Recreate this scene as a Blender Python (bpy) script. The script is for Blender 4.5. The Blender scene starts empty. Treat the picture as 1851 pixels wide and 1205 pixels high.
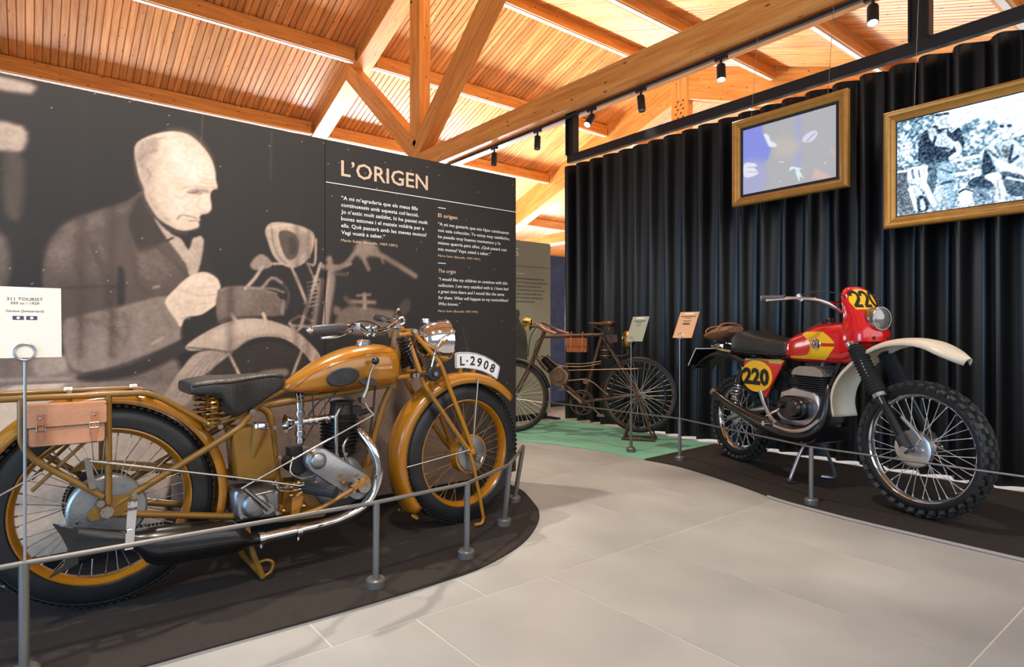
import bpy, math, random
import numpy as np
from mathutils import Vector, Matrix

random.seed(7)
SC = bpy.context.scene
COL = SC.collection

# ------------------------------------------------------------------ camera
cam_d = bpy.data.cameras.new('camera')
cam_d.sensor_width = 36.0
cam_d.lens = 1100.0 / 1851.0 * 36.0
cam_d.clip_end = 200
cam = bpy.data.objects.new('camera', cam_d)
cam.location = (0, 0, 0.94)
cam.rotation_euler = (math.radians(90), 0, math.radians(-38.4))
COL.objects.link(cam)
SC.camera = cam

# ------------------------------------------------------------------ world, daylight, exposure
world = bpy.data.worlds.new('daylight')
SC.world = world
world.use_nodes = True
wb = world.node_tree.nodes['Background']
wb.inputs[0].default_value = (0.80, 0.90, 1.0, 1)
wb.inputs[1].default_value = 0.38
SC.view_settings.view_transform = 'Standard'
SC.view_settings.look = 'None'
SC.view_settings.exposure = 0.0
SC.view_settings.gamma = 1.0
SC.view_settings.use_curve_mapping = False

def area_light(name, loc, aim, sx, sy, power, color, spread=0):
    d = bpy.data.lights.new(name, 'AREA')
    d.shape = 'RECTANGLE'; d.size = sx; d.size_y = sy; d.energy = power; d.color = color
    if spread: d.spread = math.radians(spread)
    o = bpy.data.objects.new(name, d); COL.objects.link(o)
    o.location = loc
    o.rotation_euler = (Vector(aim) - Vector(loc)).to_track_quat('-Z', 'Y').to_euler()
    return o
# unseen area lights standing in for daylight from out of view
area_light('far_glazing_daylight', (8.4, 16.1, 1.6), (7.6, 8.6, 6.2), 6.5, 2.4, 1800, (0.80, 0.93, 1.0), 84)
area_light('far_glazing_daylight', (13.6, 16.1, 1.6), (12.5, 8.6, 6.2), 4.5, 2.4, 300, (0.78, 0.93, 1.0), 100)
area_light('roof_bay_fill', (1.4, 16.1, 1.6), (1.4, 9.5, 5.6), 4.5, 2.2, 170, (1.0, 0.97, 0.93), 84)  # added fill for the near roof bay, no window here
area_light('gable_fill', (16.45, 7.9, 2.4), (6, 7.9, 5.5), 13, 3.0, 420, (1.0, 0.98, 0.95))  # added to brighten the far roof boards
area_light('eaves_fill', (3.0, -1.3, 2.1), (2.8, 4, 1.0), 10, 2.2, 125, (1.0, 0.98, 0.96))  # added soft fill from behind the camera
area_light('entrance_daylight', (-3.2, 1.3, 1.2), (0.6, 2.8, 0.4), 2.6, 2.2, 150, (0.30, 0.60, 1.0))
def lamp(name, loc, aim, power, cone, color=(1.0, 0.88, 0.74), size=0.04, blend=0.5):
    d = bpy.data.lights.new(name, 'SPOT')
    d.energy = power; d.spot_size = math.radians(cone); d.spot_blend = blend; d.shadow_soft_size = size; d.color = color
    o = bpy.data.objects.new(name, d); COL.objects.link(o); o.location = loc
    o.rotation_euler = (Vector(aim) - Vector(loc)).to_track_quat('-Z', 'Y').to_euler()
# unseen bare spots overhead; all after the first two are added for brightness
lamp('unseen_spot', (0.55, 3.75, 4.55), (0.45, 2.45, 0.3), 480, 50)
lamp('unseen_spot', (2.0, 3.75, 4.55), (1.6, 2.45, 0.3), 420, 46)
lamp('unseen_spot', (0.2, 0.6, 3.4), (0.50, 2.98, 1.15), 240, 66, size=0.12)
lamp('unseen_spot', (1.6, 0.4, 3.4), (1.8, 2.98, 1.4), 90, 56, size=0.12)
lamp('unseen_spot', (1.9, 1.7, 4.0), (3.5, 1.5, 0.6), 260, 46)
lamp('unseen_spot', (2.3, 3.2, 4.3), (4.0, 3.9, 0.5), 320, 44)

# ------------------------------------------------------------------ helpers
def link(name, data, parent=None):
    o = bpy.data.objects.new(name, data)
    COL.objects.link(o)
    if parent is not None:
        o.parent = parent
    return o

def empty(name, parent=None, loc=(0, 0, 0), rz=0.0):
    o = link(name, None, parent)
    o.empty_display_size = 0.05
    o.location = loc
    o.rotation_euler = (0, 0, rz)
    return o

def tag(o, label=None, category=None, group=None, kind=None):
    if label: o['label'] = label
    if category: o['category'] = category
    if group: o['group'] = group
    if kind: o['kind'] = kind
    return o

def vec(a): return Vector((float(a[0]), float(a[1]), float(a[2])))

def perp(d):
    d = d.normalized()
    a = Vector((0, 0, 1)) if abs(d.z) < 0.9 else Vector((1, 0, 0))
    u = d.cross(a).normalized()
    return u, d.cross(u).normalized()

def catmull(pts, k=6, closed=False):
    P = [vec(p) for p in pts]
    n = len(P); out = []
    segs = n if closed else n - 1
    for i in range(segs):
        if closed:
            a, b, c, d = P[(i-1) % n], P[i], P[(i+1) % n], P[(i+2) % n]
        else:
            b, c = P[i], P[i+1]
            a = P[i-1] if i > 0 else b*2 - c
            d = P[i+2] if i + 2 < n else c*2 - b
        for j in range(k):
            t = j / k
            out.append(0.5*((2*b) + (c-a)*t + (2*a-5*b+4*c-d)*t*t + (3*b-a-3*c+d)*t*t*t))
    if not closed: out.append(P[-1])
    return out

def rounded(pts, r, k=4, closed=False):
    """polyline with its corners rounded by radius r"""
    P = [vec(p) for p in pts]; n = len(P); out = []
    for i in range(n):
        if not closed and i in (0, n-1): out.append(P[i]); continue
        a, b, c = P[i-1], P[i], P[(i+1) % n]
        la, lc = (a-b).length, (c-b).length
        d = min(r, la*0.45, lc*0.45)
        s, e = b + (a-b).normalized()*d, b + (c-b).normalized()*d
        for j in range(k+1):
            t = j/k
            out.append(s*(1-t)**2 + b*2*t*(1-t) + e*t*t)
    return out

class G:
    def __init__(self): self.v = []; self.f = []
    def add(self, vs, fs):
        o = len(self.v)
        self.v += [tuple(p) for p in vs]
        self.f += [tuple(i+o for i in f) for f in fs]
        return self
    def box(self, c, s, rot=None):
        c = vec(c); vs = []
        for i in (-.5, .5):
            for j in (-.5, .5):
                for k in (-.5, .5):
                    p = Vector((i*s[0], j*s[1], k*s[2]))
                    if rot is not None: p = rot @ p
                    vs.append(c + p)
        return self.add(vs, [(0,1,3,2),(4,6,7,5),(0,4,5,1),(2,3,7,6),(0,2,6,4),(1,5,7,3)])
    def rbox(self, c, s, r, rot=None, n=3):
        """box rounded in its local XZ outline, extruded along local Y"""
        hx, hz = s[0]/2 - r, s[2]/2 - r
        pts = []
        for cx, cz, a0 in ((hx, hz, 0), (-hx, hz, 90), (-hx, -hz, 180), (hx, -hz, 270)):
            for i in range(n+1):
                a = math.radians(a0 + 90*i/n)
                pts.append((cx + r*math.cos(a), cz + r*math.sin(a)))
        R = rot if rot is not None else Matrix.Identity(3)
        return self.prism(pts, c, R @ Vector((1,0,0)), R @ Vector((0,0,1)), s[1])
    def prism(self, poly, c, u, v, depth, bevel=0.0):
        c = vec(c); u = Vector(u).normalized(); v = Vector(v).normalized(); w = u.cross(v)
        n = len(poly); vs = []
        if bevel <= 0: lay = [(-depth/2, 0), (depth/2, 0)]
        else: lay = [(-depth/2, bevel), (-depth/2+bevel, 0), (depth/2-bevel, 0), (depth/2, bevel)]
        mx = sum(p[0] for p in poly)/n; my = sum(p[1] for p in poly)/n
        ext = max(max(abs(p[0]-mx) for p in poly), max(abs(p[1]-my) for p in poly))
        for d, b in lay:
            k = 1 - b/max(ext, 1e-6)
            for p in poly:
                vs.append(c + u*(mx+(p[0]-mx)*k) + v*(my+(p[1]-my)*k) + w*d)
        fs = [tuple(range(n))[::-1], tuple(range((len(lay)-1)*n, len(lay)*n))]
        for l in range(len(lay)-1):
            for i in range(n):
                j = (i+1) % n
                fs.append((l*n+i, l*n+j, (l+1)*n+j, (l+1)*n+i))
        return self.add(vs, fs)
    def cyl(self, a, b, r0, r1=None, n=12, caps=True):
        a, b = vec(a), vec(b); r1 = r0 if r1 is None else r1
        u, v = perp(b-a); vs = []
        for p, r in ((a, r0), (b, r1)):
            for i in range(n):
                t = 2*math.pi*i/n
                vs.append(p + (u*math.cos(t) + v*math.sin(t))*r)
        fs = [(i, n+i, n+(i+1) % n, (i+1) % n) for i in range(n)]
        if caps: fs += [tuple(range(n)), tuple(range(n, 2*n))[::-1]]
        return self.add(vs, fs)
    def tube(self, pts, r, n=8, closed=False, caps=True):
        P = [vec(p) for p in pts]; m = len(P)
        R = r if isinstance(r, (list, tuple)) else [r]*m
        if len(R) != m:
            R = [np.interp(i/(m-1), np.linspace(0, 1, len(R)), R) for i in range(m)]
        vs = []; u = None
        for i in range(m):
            if closed: d = P[(i+1) % m] - P[i-1]
            else: d = P[min(i+1, m-1)] - P[max(i-1, 0)]
            d = d.normalized() if d.length > 1e-9 else Vector((0, 0, 1))
            if u is None: u, _ = perp(d)
            else:
                u = u - d*u.dot(d)
                u = u.normalized() if u.length > 1e-6 else perp(d)[0]
            w = d.cross(u)
            for k in range(n):
                t = 2*math.pi*k/n
                vs.append(P[i] + (u*math.cos(t) + w*math.sin(t))*R[i])
        fs = []
        for i in range(m if closed else m-1):
            j = (i+1) % m
            for k in range(n):
                l = (k+1) % n
                fs.append((i*n+k, i*n+l, j*n+l, j*n+k))
        if caps and not closed:
            fs += [tuple(range(n))[::-1], tuple(range((m-1)*n, m*n))]
        return self.add(vs, fs)
    def lathe(self, prof, c, axis, n=24, caps=False, closed=False):
        c = vec(c); d = Vector(axis).normalized(); u, v = perp(d); m = len(prof); vs = []
        for r, h in prof:
            for i in range(n):
                t = 2*math.pi*i/n
                vs.append(c + d*h + (u*math.cos(t) + v*math.sin(t))*max(r, 1e-5))
        fs = []
        for j in range(m if closed else m-1):
            q = (j+1) % m
            for i in range(n):
                k = (i+1) % n
                fs.append((j*n+i, q*n+i, q*n+k, j*n+k))
        if caps: fs += [tuple(range(n)), tuple(range((m-1)*n, m*n))[::-1]]
        return self.add(vs, fs)
    def ell(self, c, r, n=16, m=10, rot=None):
        c = vec(c); vs = []; fs = []
        for j in range(m+1):
            a = math.pi*j/m
            for i in range(n):
                b = 2*math.pi*i/n
                p = Vector((r[0]*math.sin(a)*math.cos(b), r[1]*math.sin(a)*math.sin(b), r[2]*math.cos(a)))
                if rot is not None: p = rot @ p
                vs.append(c + p)
        for j in range(m):
            for i in range(n):
                k = (i+1) % n
                fs.append((j*n+i, (j+1)*n+i, (j+1)*n+k, j*n+k))
        return self.add(vs, fs)
    def torus(self, c, axis, R, r, n=32, m=8):
        prof = [(R + r*math.cos(2*math.pi*i/m), r*math.sin(2*math.pi*i/m)) for i in range(m)]
        return self.lathe(prof, c, axis, n, closed=True)
    def loft(self, rings, caps=True):
        n = len(rings[0]); vs = [p for r in rings for p in r]; fs = []
        for j in range(len(rings)-1):
            for i in range(n):
                k = (i+1) % n
                fs.append((j*n+i, j*n+k, (j+1)*n+k, (j+1)*n+i))
        if caps: fs += [tuple(range(n))[::-1], tuple(range((len(rings)-1)*n, len(rings)*n))]
        return self.add(vs, fs)
    def coil(self, a, b, R, r, turns, n=6, k=14):
        a, b = vec(a), vec(b); u, v = perp(b-a)
        N = int(turns*k)
        pts = [a + (b-a)*(i/N) + (u*math.cos(2*math.pi*i/k) + v*math.sin(2*math.pi*i/k))*R for i in range(N+1)]
        return self.tube(pts, r, n)
    def strip(self, path, section, side=(0, 1, 0)):
        """sweep an open cross-section [(sideways, outward)] along a path lying in the XZ plane"""
        P = [vec(p) for p in path]; s = Vector(side); m = 0 if callable(section) else len(section); vs = []; fs = []
        for i in range(len(P)):
            d = (P[min(i+1, len(P)-1)] - P[max(i-1, 0)]).normalized()
            nrm = s.cross(d).normalized()
            for a, b in (section(i/(len(P)-1)) if callable(section) else section):
                vs.append(P[i] + s*a + nrm*b)
        if callable(section): m = len(section(0))
        for i in range(len(P)-1):
            for j in range(m-1):
                fs.append((i*m+j, i*m+j+1, (i+1)*m+j+1, (i+1)*m+j))
        return self.add(vs, fs)
    def build(self, name, mat, parent=None, smooth=40, solid=0.0, bevel=0.0):
        me = bpy.data.meshes.new(name)
        me.from_pydata(self.v, [], self.f)
        me.validate(); me.update()
        if mat is not None: me.materials.append(mat)
        if smooth:
            me.shade_smooth()
            me.set_sharp_from_angle(angle=math.radians(smooth))
        o = link(name, me, parent)
        if solid:
            md = o.modifiers.new('solid', 'SOLIDIFY'); md.thickness = solid; md.offset = 0
        if bevel:
            md = o.modifiers.new('bevel', 'BEVEL'); md.width = bevel; md.segments = 2; md.limit_method = 'ANGLE'
        return o

# ------------------------------------------------------------------ materials
def srgb(r, g, b):
    f = lambda c: ((c/255)/12.92 if c <= 10.3 else (((c/255)+0.055)/1.055)**2.4)
    return (f(r), f(g), f(b), 1)

def mat(name, col, rough=0.5, metal=0.0, var=0.0, vscale=8.0, bump=0.0, bscale=60.0, coat=0.0, spec=0.5, sheen=0.0, emit=0.0, rand=0.0, rvar=0.0):
    m = bpy.data.materials.new(name); m.use_nodes = True
    nt = m.node_tree; b = nt.nodes['Principled BSDF']
    b.inputs['Base Color'].default_value = col
    b.inputs['Roughness'].default_value = rough
    b.inputs['Metallic'].default_value = metal
    b.inputs['Specular IOR Level'].default_value = spec
    b.inputs['Coat Weight'].default_value = coat
    b.inputs['Coat Roughness'].default_value = 0.08
    b.inputs['Sheen Weight'].default_value = sheen
    tc = nt.nodes.new('ShaderNodeTexCoord')
    if var > 0:
        n = nt.nodes.new('ShaderNodeTexNoise'); n.inputs['Scale'].default_value = vscale; n.inputs['Detail'].default_value = 5
        nt.links.new(tc.outputs['Object'], n.inputs['Vector'])
        mr = nt.nodes.new('ShaderNodeMapRange')
        mr.inputs['From Min'].default_value = 0.25; mr.inputs['From Max'].default_value = 0.75
        mr.inputs['To Min'].default_value = 1-var; mr.inputs['To Max'].default_value = 1+var
        nt.links.new(n.outputs['Fac'], mr.inputs['Value'])
        hs = nt.nodes.new('ShaderNodeHueSaturation'); hs.inputs['Color'].default_value = col
        nt.links.new(mr.outputs['Result'], hs.inputs['Value'])
        nt.links.new(hs.outputs['Color'], b.inputs['Base Color'])
        if rvar:
            m2 = nt.nodes.new('ShaderNodeMapRange'); m2.inputs['To Min'].default_value = max(0.02, rough-rvar); m2.inputs['To Max'].default_value = rough+rvar
            nt.links.new(n.outputs['Fac'], m2.inputs['Value']); nt.links.new(m2.outputs['Result'], b.inputs['Roughness'])
    if bump > 0:
        n2 = nt.nodes.new('ShaderNodeTexNoise'); n2.inputs['Scale'].default_value = bscale; n2.inputs['Detail'].default_value = 4
        nt.links.new(tc.outputs['Object'], n2.inputs['Vector'])
        bp = nt.nodes.new('ShaderNodeBump'); bp.inputs['Strength'].default_value = bump; bp.inputs['Distance'].default_value = 0.01
        nt.links.new(n2.outputs['Fac'], bp.inputs['Height']); nt.links.new(bp.outputs['Normal'], b.inputs['Normal'])
    if emit > 0:
        b.inputs['Emission Color'].default_value = col; b.inputs['Emission Strength'].default_value = emit
    return m

def wood(name, dark, light, rough=0.4, knots=True, rand=0.12, coat=0.15):
    """grain runs along the object's local X; every object gets its own offset and tint"""
    m = bpy.data.materials.new(name); m.use_nodes = True
    nt = m.node_tree; b = nt.nodes['Principled BSDF']; L = nt.links.new
    tc = nt.nodes.new('ShaderNodeTexCoord'); oi = nt.nodes.new('ShaderNodeObjectInfo')
    mp = nt.nodes.new('ShaderNodeMapping'); mp.inputs['Scale'].default_value = (0.9, 14, 14)
    ml = nt.nodes.new('ShaderNodeMath'); ml.operation = 'MULTIPLY'; ml.inputs[1].default_value = 61.0
    L(oi.outputs['Random'], ml.inputs[0])
    cx = nt.nodes.new('ShaderNodeCombineXYZ')
    for i in range(3): L(ml.outputs[0], cx.inputs[i])
    L(cx.outputs[0], mp.inputs['Location']); L(tc.outputs['Object'], mp.inputs['Vector'])
    n = nt.nodes.new('ShaderNodeTexNoise'); n.inputs['Scale'].default_value = 1.6; n.inputs['Detail'].default_value = 6; n.inputs['Distortion'].default_value = 0.6
    L(mp.outputs[0], n.inputs['Vector'])
    cr = nt.nodes.new('ShaderNodeValToRGB')
    cr.color_ramp.elements[0].position = 0.32; cr.color_ramp.elements[0].color = dark
    cr.color_ramp.elements[1].position = 0.68; cr.color_ramp.elements[1].color = light
    L(n.outputs['Fac'], cr.inputs['Fac'])
    out = cr.outputs['Color']
    if knots:
        mk = nt.nodes.new('ShaderNodeMapping'); mk.inputs['Scale'].default_value = (4.5, 12, 12)
        L(cx.outputs[0], mk.inputs['Location']); L(tc.outputs['Object'], mk.inputs['Vector'])
        vo = nt.nodes.new('ShaderNodeTexVoronoi'); vo.inputs['Scale'].default_value = 1.0
        L(mk.outputs[0], vo.inputs['Vector'])
        kr = nt.nodes.new('ShaderNodeValToRGB')
        kr.color_ramp.elements[0].position = 0.08; kr.color_ramp.elements[0].color = (1, 1, 1, 1)
        kr.color_ramp.elements[1].position = 0.13; kr.color_ramp.elements[1].color = (0, 0, 0, 1)
        L(vo.outputs['Distance'], kr.inputs['Fac'])
        mx = nt.nodes.new('ShaderNodeMix'); mx.data_type = 'RGBA'
        mx.inputs['B'].default_value = (dark[0]*0.35, dark[1]*0.28, dark[2]*0.25, 1)
        L(kr.outputs['Color'], mx.inputs['Factor']); L(out, mx.inputs['A']); out = mx.outputs['Result']
    hs = nt.nodes.new('ShaderNodeHueSaturation')
    mr = nt.nodes.new('ShaderNodeMapRange'); mr.inputs['To Min'].default_value = 1-rand; mr.inputs['To Max'].default_value = 1+rand
    L(oi.outputs['Random'], mr.inputs['Value']); L(mr.outputs[0], hs.inputs['Value']); L(out, hs.inputs['Color'])
    L(hs.outputs['Color'], b.inputs['Base Color'])
    b.inputs['Roughness'].default_value = rough
    b.inputs['Coat Weight'].default_value = coat; b.inputs['Coat Roughness'].default_value = 0.25
    return m

def vcol(name, rough=0.45, emit=0.0, coat=0.0):
    m = bpy.data.materials.new(name); m.use_nodes = True
    nt = m.node_tree; b = nt.nodes['Principled BSDF']
    a = nt.nodes.new('ShaderNodeVertexColor'); a.layer_name = 'print'
    nt.links.new(a.outputs['Color'], b.inputs['Base Color'])
    b.inputs['Roughness'].default_value = rough; b.inputs['Coat Weight'].default_value = coat
    if emit:
        nt.links.new(a.outputs['Color'], b.inputs['Emission Color']); b.inputs['Emission Strength'].default_value = emit
    return m

M = {}
M['board'] = wood('pine_board', srgb(206, 126, 60), srgb(238, 178, 110), rough=0.30, rand=0.22, coat=0.5)
M['beam'] = wood('glulam', srgb(204, 130, 56), srgb(234, 170, 92), rough=0.4, rand=0.06, coat=0.2)
M['channel'] = mat('white_channel', srgb(236, 236, 236), 0.4)
M['white_wall'] = mat('white_plaster', srgb(232, 230, 226), 0.8, var=0.03)
M['steel_black'] = mat('black_steel', srgb(26, 26, 28), 0.45, var=0.05)
M['bolt'] = mat('zinc_bolt', srgb(90, 92, 98), 0.4, metal=0.8)
M['tile'] = mat('porcelain_tile', srgb(170, 168, 163), 0.36, var=0.12, vscale=2.6, rvar=0.1, spec=0.45)
M['grout'] = mat('grout', srgb(206, 200, 192), 0.8)
M['carpet_black'] = mat('charcoal_carpet', srgb(58, 53, 50), 0.95, var=0.12, vscale=120, bump=0.4, bscale=400, spec=0.1)
M['carpet_green'] = mat('mint_carpet', srgb(132, 186, 160), 0.9, var=0.06, vscale=100, bump=0.3, bscale=400, spec=0.1)
M['carpet_edge'] = mat('grey_edge', srgb(150, 146, 142), 0.6)
M['curtain'] = mat('black_curtain', srgb(15, 15, 17), 0.34, spec=0.5, sheen=0.0, var=0.15, vscale=3)
M['gold'] = mat('gilded_wood', srgb(196, 142, 66), 0.35, metal=0.35, var=0.12, vscale=20, bump=0.1, bscale=40)
M['bezel'] = mat('screen_bezel', srgb(40, 40, 42), 0.4)
M['panel_dark'] = mat('dark_print_edge', srgb(36, 33, 31), 0.5)
M['sage'] = mat('sage_panel', srgb(166, 162, 140), 0.6, var=0.02)
M['text_beige'] = mat('beige_lettering', srgb(214, 186, 156), 0.6)
M['text_white'] = mat('white_lettering', srgb(236, 232, 228), 0.6)
M['text_dark'] = mat('dark_lettering', srgb(48, 46, 44), 0.6)
M['grey_steel'] = mat('grey_post', srgb(118, 114, 110), 0.38, metal=0.5, var=0.05)
M['wire'] = mat('steel_wire', srgb(170, 170, 172), 0.3, metal=0.8)
M['chrome'] = mat('chrome', srgb(225, 225, 228), 0.08, metal=1.0, var=0.04, vscale=20)
M['nickel'] = mat('worn_nickel', srgb(168, 162, 154), 0.28, metal=1.0, var=0.12, vscale=30, rvar=0.1)
M['alu'] = mat('cast_aluminium', srgb(150, 150, 152), 0.38, metal=0.85, var=0.14, vscale=14, bump=0.1, bscale=120)
M['alu_bright'] = mat('polished_aluminium', srgb(200, 200, 204), 0.28, metal=0.9, var=0.08, vscale=14)
M['grip'] = mat('grip_rubber', srgb(74, 74, 78), 0.4, var=0.1)
M['mustard'] = mat('mustard_enamel', srgb(162, 105, 18), 0.22, var=0.07, vscale=6, coat=0.6)
M['mustard_dull'] = mat('worn_mustard_enamel', srgb(126, 88, 24), 0.38, var=0.14, vscale=12, coat=0.2)
M['red_line'] = mat('red_pinstripe', srgb(170, 40, 24), 0.4)
M['tyre'] = mat('tyre_rubber', srgb(26, 27, 30), 0.40, var=0.2, vscale=18)
M['knob'] = mat('knobbly_rubber', srgb(48, 46, 43), 0.7, var=0.25, vscale=40)
M['spoke'] = mat('steel_spokes', srgb(206, 205, 200), 0.35, metal=0.35)
M['rubber'] = mat('black_rubber', srgb(38, 38, 40), 0.6, var=0.1)
M['black_paint'] = mat('black_enamel', srgb(18, 18, 20), 0.28, var=0.1, coat=0.3)
M['black_iron'] = mat('black_finning', srgb(28, 27, 27), 0.5, var=0.2)
M['saddle'] = mat('black_leather', srgb(46, 45, 44), 0.42, var=0.2, vscale=14, bump=0.25, bscale=90)
M['tan'] = mat('tan_leather', srgb(196, 136, 100), 0.5, var=0.14, vscale=16, bump=0.2, bscale=90)
M['strap'] = mat('strap_leather', srgb(176, 112, 76), 0.5, var=0.12)
M['brown'] = mat('brown_leather', srgb(140, 96, 66), 0.6, var=0.2, vscale=20, bump=0.6, bscale=30)
M['orange_bag'] = mat('chestnut_leather', srgb(158, 92, 44), 0.5, var=0.18, vscale=20, bump=0.3)
M['brass'] = mat('brass', srgb(196, 150, 74), 0.25, metal=1.0, var=0.1)
M['rust'] = mat('rusty_bronze_paint', srgb(92, 68, 54), 0.45, metal=0.2, var=0.3, vscale=25, bump=0.2)
M['rust_metal'] = mat('oxidised_metal', srgb(140, 112, 88), 0.4, metal=0.6, var=0.3, vscale=30)
M['red'] = mat('red_enamel', srgb(206, 20, 26), 0.16, coat=0.8, var=0.03)
M['yellow'] = mat('yellow_decal', srgb(246, 186, 20), 0.35, var=0.03)
M['ivory'] = mat('ivory_plastic', srgb(222, 208, 184), 0.35, var=0.06)
M['fin'] = mat('cast_fins', srgb(168, 158, 146), 0.45, metal=0.6, var=0.14)
M['glass'] = mat('lamp_glass', srgb(150, 150, 146), 0.12, metal=0.6, var=0.1, vscale=30)
M['plate_white'] = mat('white_plate', srgb(226, 228, 234), 0.4)
M['ink'] = mat('black_ink', srgb(16, 16, 18), 0.5)
M['cream'] = mat('cream_card', srgb(226, 220, 206), 0.6)
M['sage_card'] = mat('sage_card', srgb(164, 168, 144), 0.6)
M['peach_card'] = mat('peach_card', srgb(214, 164, 120), 0.6)
M['bulb'] = mat('lit_lens', (1.0, 0.93, 0.82, 1), 0.3, emit=12.0)
M['blue_panel'] = mat('blue_print', srgb(52, 74, 124), 0.5, var=0.5, vscale=9)

# ------------------------------------------------------------------ lettering
def text_data(body, bold=0.0):
    c = bpy.data.curves.new('lettering', 'FONT')
    c.body = body; c.size = 1.0; c.offset = bold; c.resolution_u = 2
    o = bpy.data.objects.new('lettering', c)
    me = bpy.data.meshes.new_from_object(o)
    v = np.zeros(len(me.vertices)*3); me.vertices.foreach_get('co', v); v = v.reshape(-1, 3)
    f = [tuple(p.vertices) for p in me.polygons]
    bpy.data.objects.remove(o); bpy.data.curves.remove(c); bpy.data.meshes.remove(me)
    return v[:, :2], f

def lettering(name, lines, origin, u, v, cap, width, mtl, parent, bold=0.0, pitch=0.0, lift=0.0015, align='l', shear=0.0):
    """flat lettering; cap = capital height, width = width of the widest line (None keeps the font's)"""
    if isinstance(lines, str): lines = [lines]
    origin = vec(origin); u = Vector(u).normalized(); v = Vector(v).normalized(); w = u.cross(v)
    cv, _ = text_data('H', bold); ch = cv[:, 1].max()
    dat = [text_data(l, bold) for l in lines]
    sy = cap/ch
    wid = max(d[0][:, 0].max() - d[0][:, 0].min() for d in dat)
    sx = sy if width is None else width/wid
    g = G()
    for i, (p, f) in enumerate(dat):
        x = (p[:, 0]-p[:, 0].min())*sx; y = p[:, 1]*sy - i*pitch
        if align == 'c': x = x - x.max()/2
        x = x + shear*p[:, 1]*sy
        g.add([origin + u*float(a) + v*float(b) + w*lift for a, b in zip(x, y)], f)
    return g.build(name, mtl, parent, smooth=0)

# ------------------------------------------------------------------ printed pictures (flat colour per vertex)
def seg_dist(U, V, a, b):
    ax, ay = a; bx, by = b; dx, dy = bx-ax, by-ay
    t = np.clip(((U-ax)*dx + (V-ay)*dy)/max(dx*dx+dy*dy, 1e-9), 0, 1)
    return np.hypot(U-(ax+t*dx), V-(ay+t*dy))

def smooth_poly(P, k=3, closed=True):
    return [(p.x, p.y) for p in catmull([(a, b, 0) for a, b in P], k, closed)]

def paint(img, U, V, shapes):
    """img (...,3); shapes in millimetres of the picture plane"""
    for kind, pts, val, blur, op, w in shapes:
        col = np.array([val]*3) if np.isscalar(val) else np.array(val)
        xs = [p[0] for p in pts]; ys = [p[1] for p in pts]; mg = blur*2 + w + 6
        sel = (U > min(xs)-mg) & (U < max(xs)+mg) & (V > min(ys)-mg) & (V < max(ys)+mg)
        if not sel.any(): continue
        u, v = U[sel], V[sel]
        Q = smooth_poly(pts, 3, kind == 'p') if len(pts) > 2 else pts
        d = np.full(u.shape, 1e9)
        n = len(Q)
        inside = np.zeros(u.shape, bool)
        for i in range(n if kind == 'p' else n-1):
            a, b = Q[i], Q[(i+1) % n]
            d = np.minimum(d, seg_dist(u, v, a, b))
            if kind == 'p':
                c = ((a[1] > v) != (b[1] > v))
                with np.errstate(divide='ignore', invalid='ignore'):
                    xx = (b[0]-a[0])*(v-a[1])/(b[1]-a[1] if b[1] != a[1] else 1e-9) + a[0]
                inside ^= c & (u < xx)
        sd = np.where(inside, -d, d) if kind == 'p' else d - w*0.5
        t = np.clip(0.5 - sd/(2*max(blur, 0.5)), 0, 1)
        al = (t*t*(3-2*t)*op)[:, None]
        img[sel] = img[sel]*(1-al) + col*al
    return img

def value_noise(shape, cells, seed):
    r = np.random.default_rng(seed); g = r.random((cells[0]+2, cells[1]+2))
    y = np.linspace(0, cells[0], shape[0]); x = np.linspace(0, cells[1], shape[1])
    yi = np.minimum(y.astype(int), cells[0]); xi = np.minimum(x.astype(int), cells[1])
    fy = (y-yi)[:, None]; fx = (x-xi)[None, :]
    a = g[yi][:, xi]; b = g[yi][:, xi+1]; c = g[yi+1][:, xi]; d = g[yi+1][:, xi+1]
    return (a*(1-fx)+b*fx)*(1-fy) + (c*(1-fx)+d*fx)*fy

def picture(name, origin, u, v, wid, hei, step, painter, mtl, parent):
    nu, nv = int(wid/step)+1, int(hei/step)+1
    us, vs = np.linspace(0, wid, nu), np.linspace(0, hei, nv)
    V, U = np.meshgrid(vs, us, indexing='ij')
    img = painter(U*1000, V*1000, (nv, nu))
    o = np.array(origin); u = np.array(u, float); v = np.array(v, float)
    co = o + U[..., None]*u + V[..., None]*v
    i = np.arange(nv-1)[:, None]*nu + np.arange(nu-1)[None, :]
    f = np.stack([i, i+1, i+nu+1, i+nu], -1).reshape(-1, 4)
    me = bpy.data.meshes.new(name)
    me.from_pydata(co.reshape(-1, 3).tolist(), [], f.tolist())
    ca = me.color_attributes.new('print', 'FLOAT_COLOR', 'POINT')
    rgba = np.ones((nu*nv, 4), np.float32); rgba[:, :3] = np.clip(img.reshape(-1, 3), 0, None)
    ca.data.foreach_set('color', rgba.ravel())
    me.materials.append(mtl); me.update()
    return link(name, me, parent)

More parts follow.
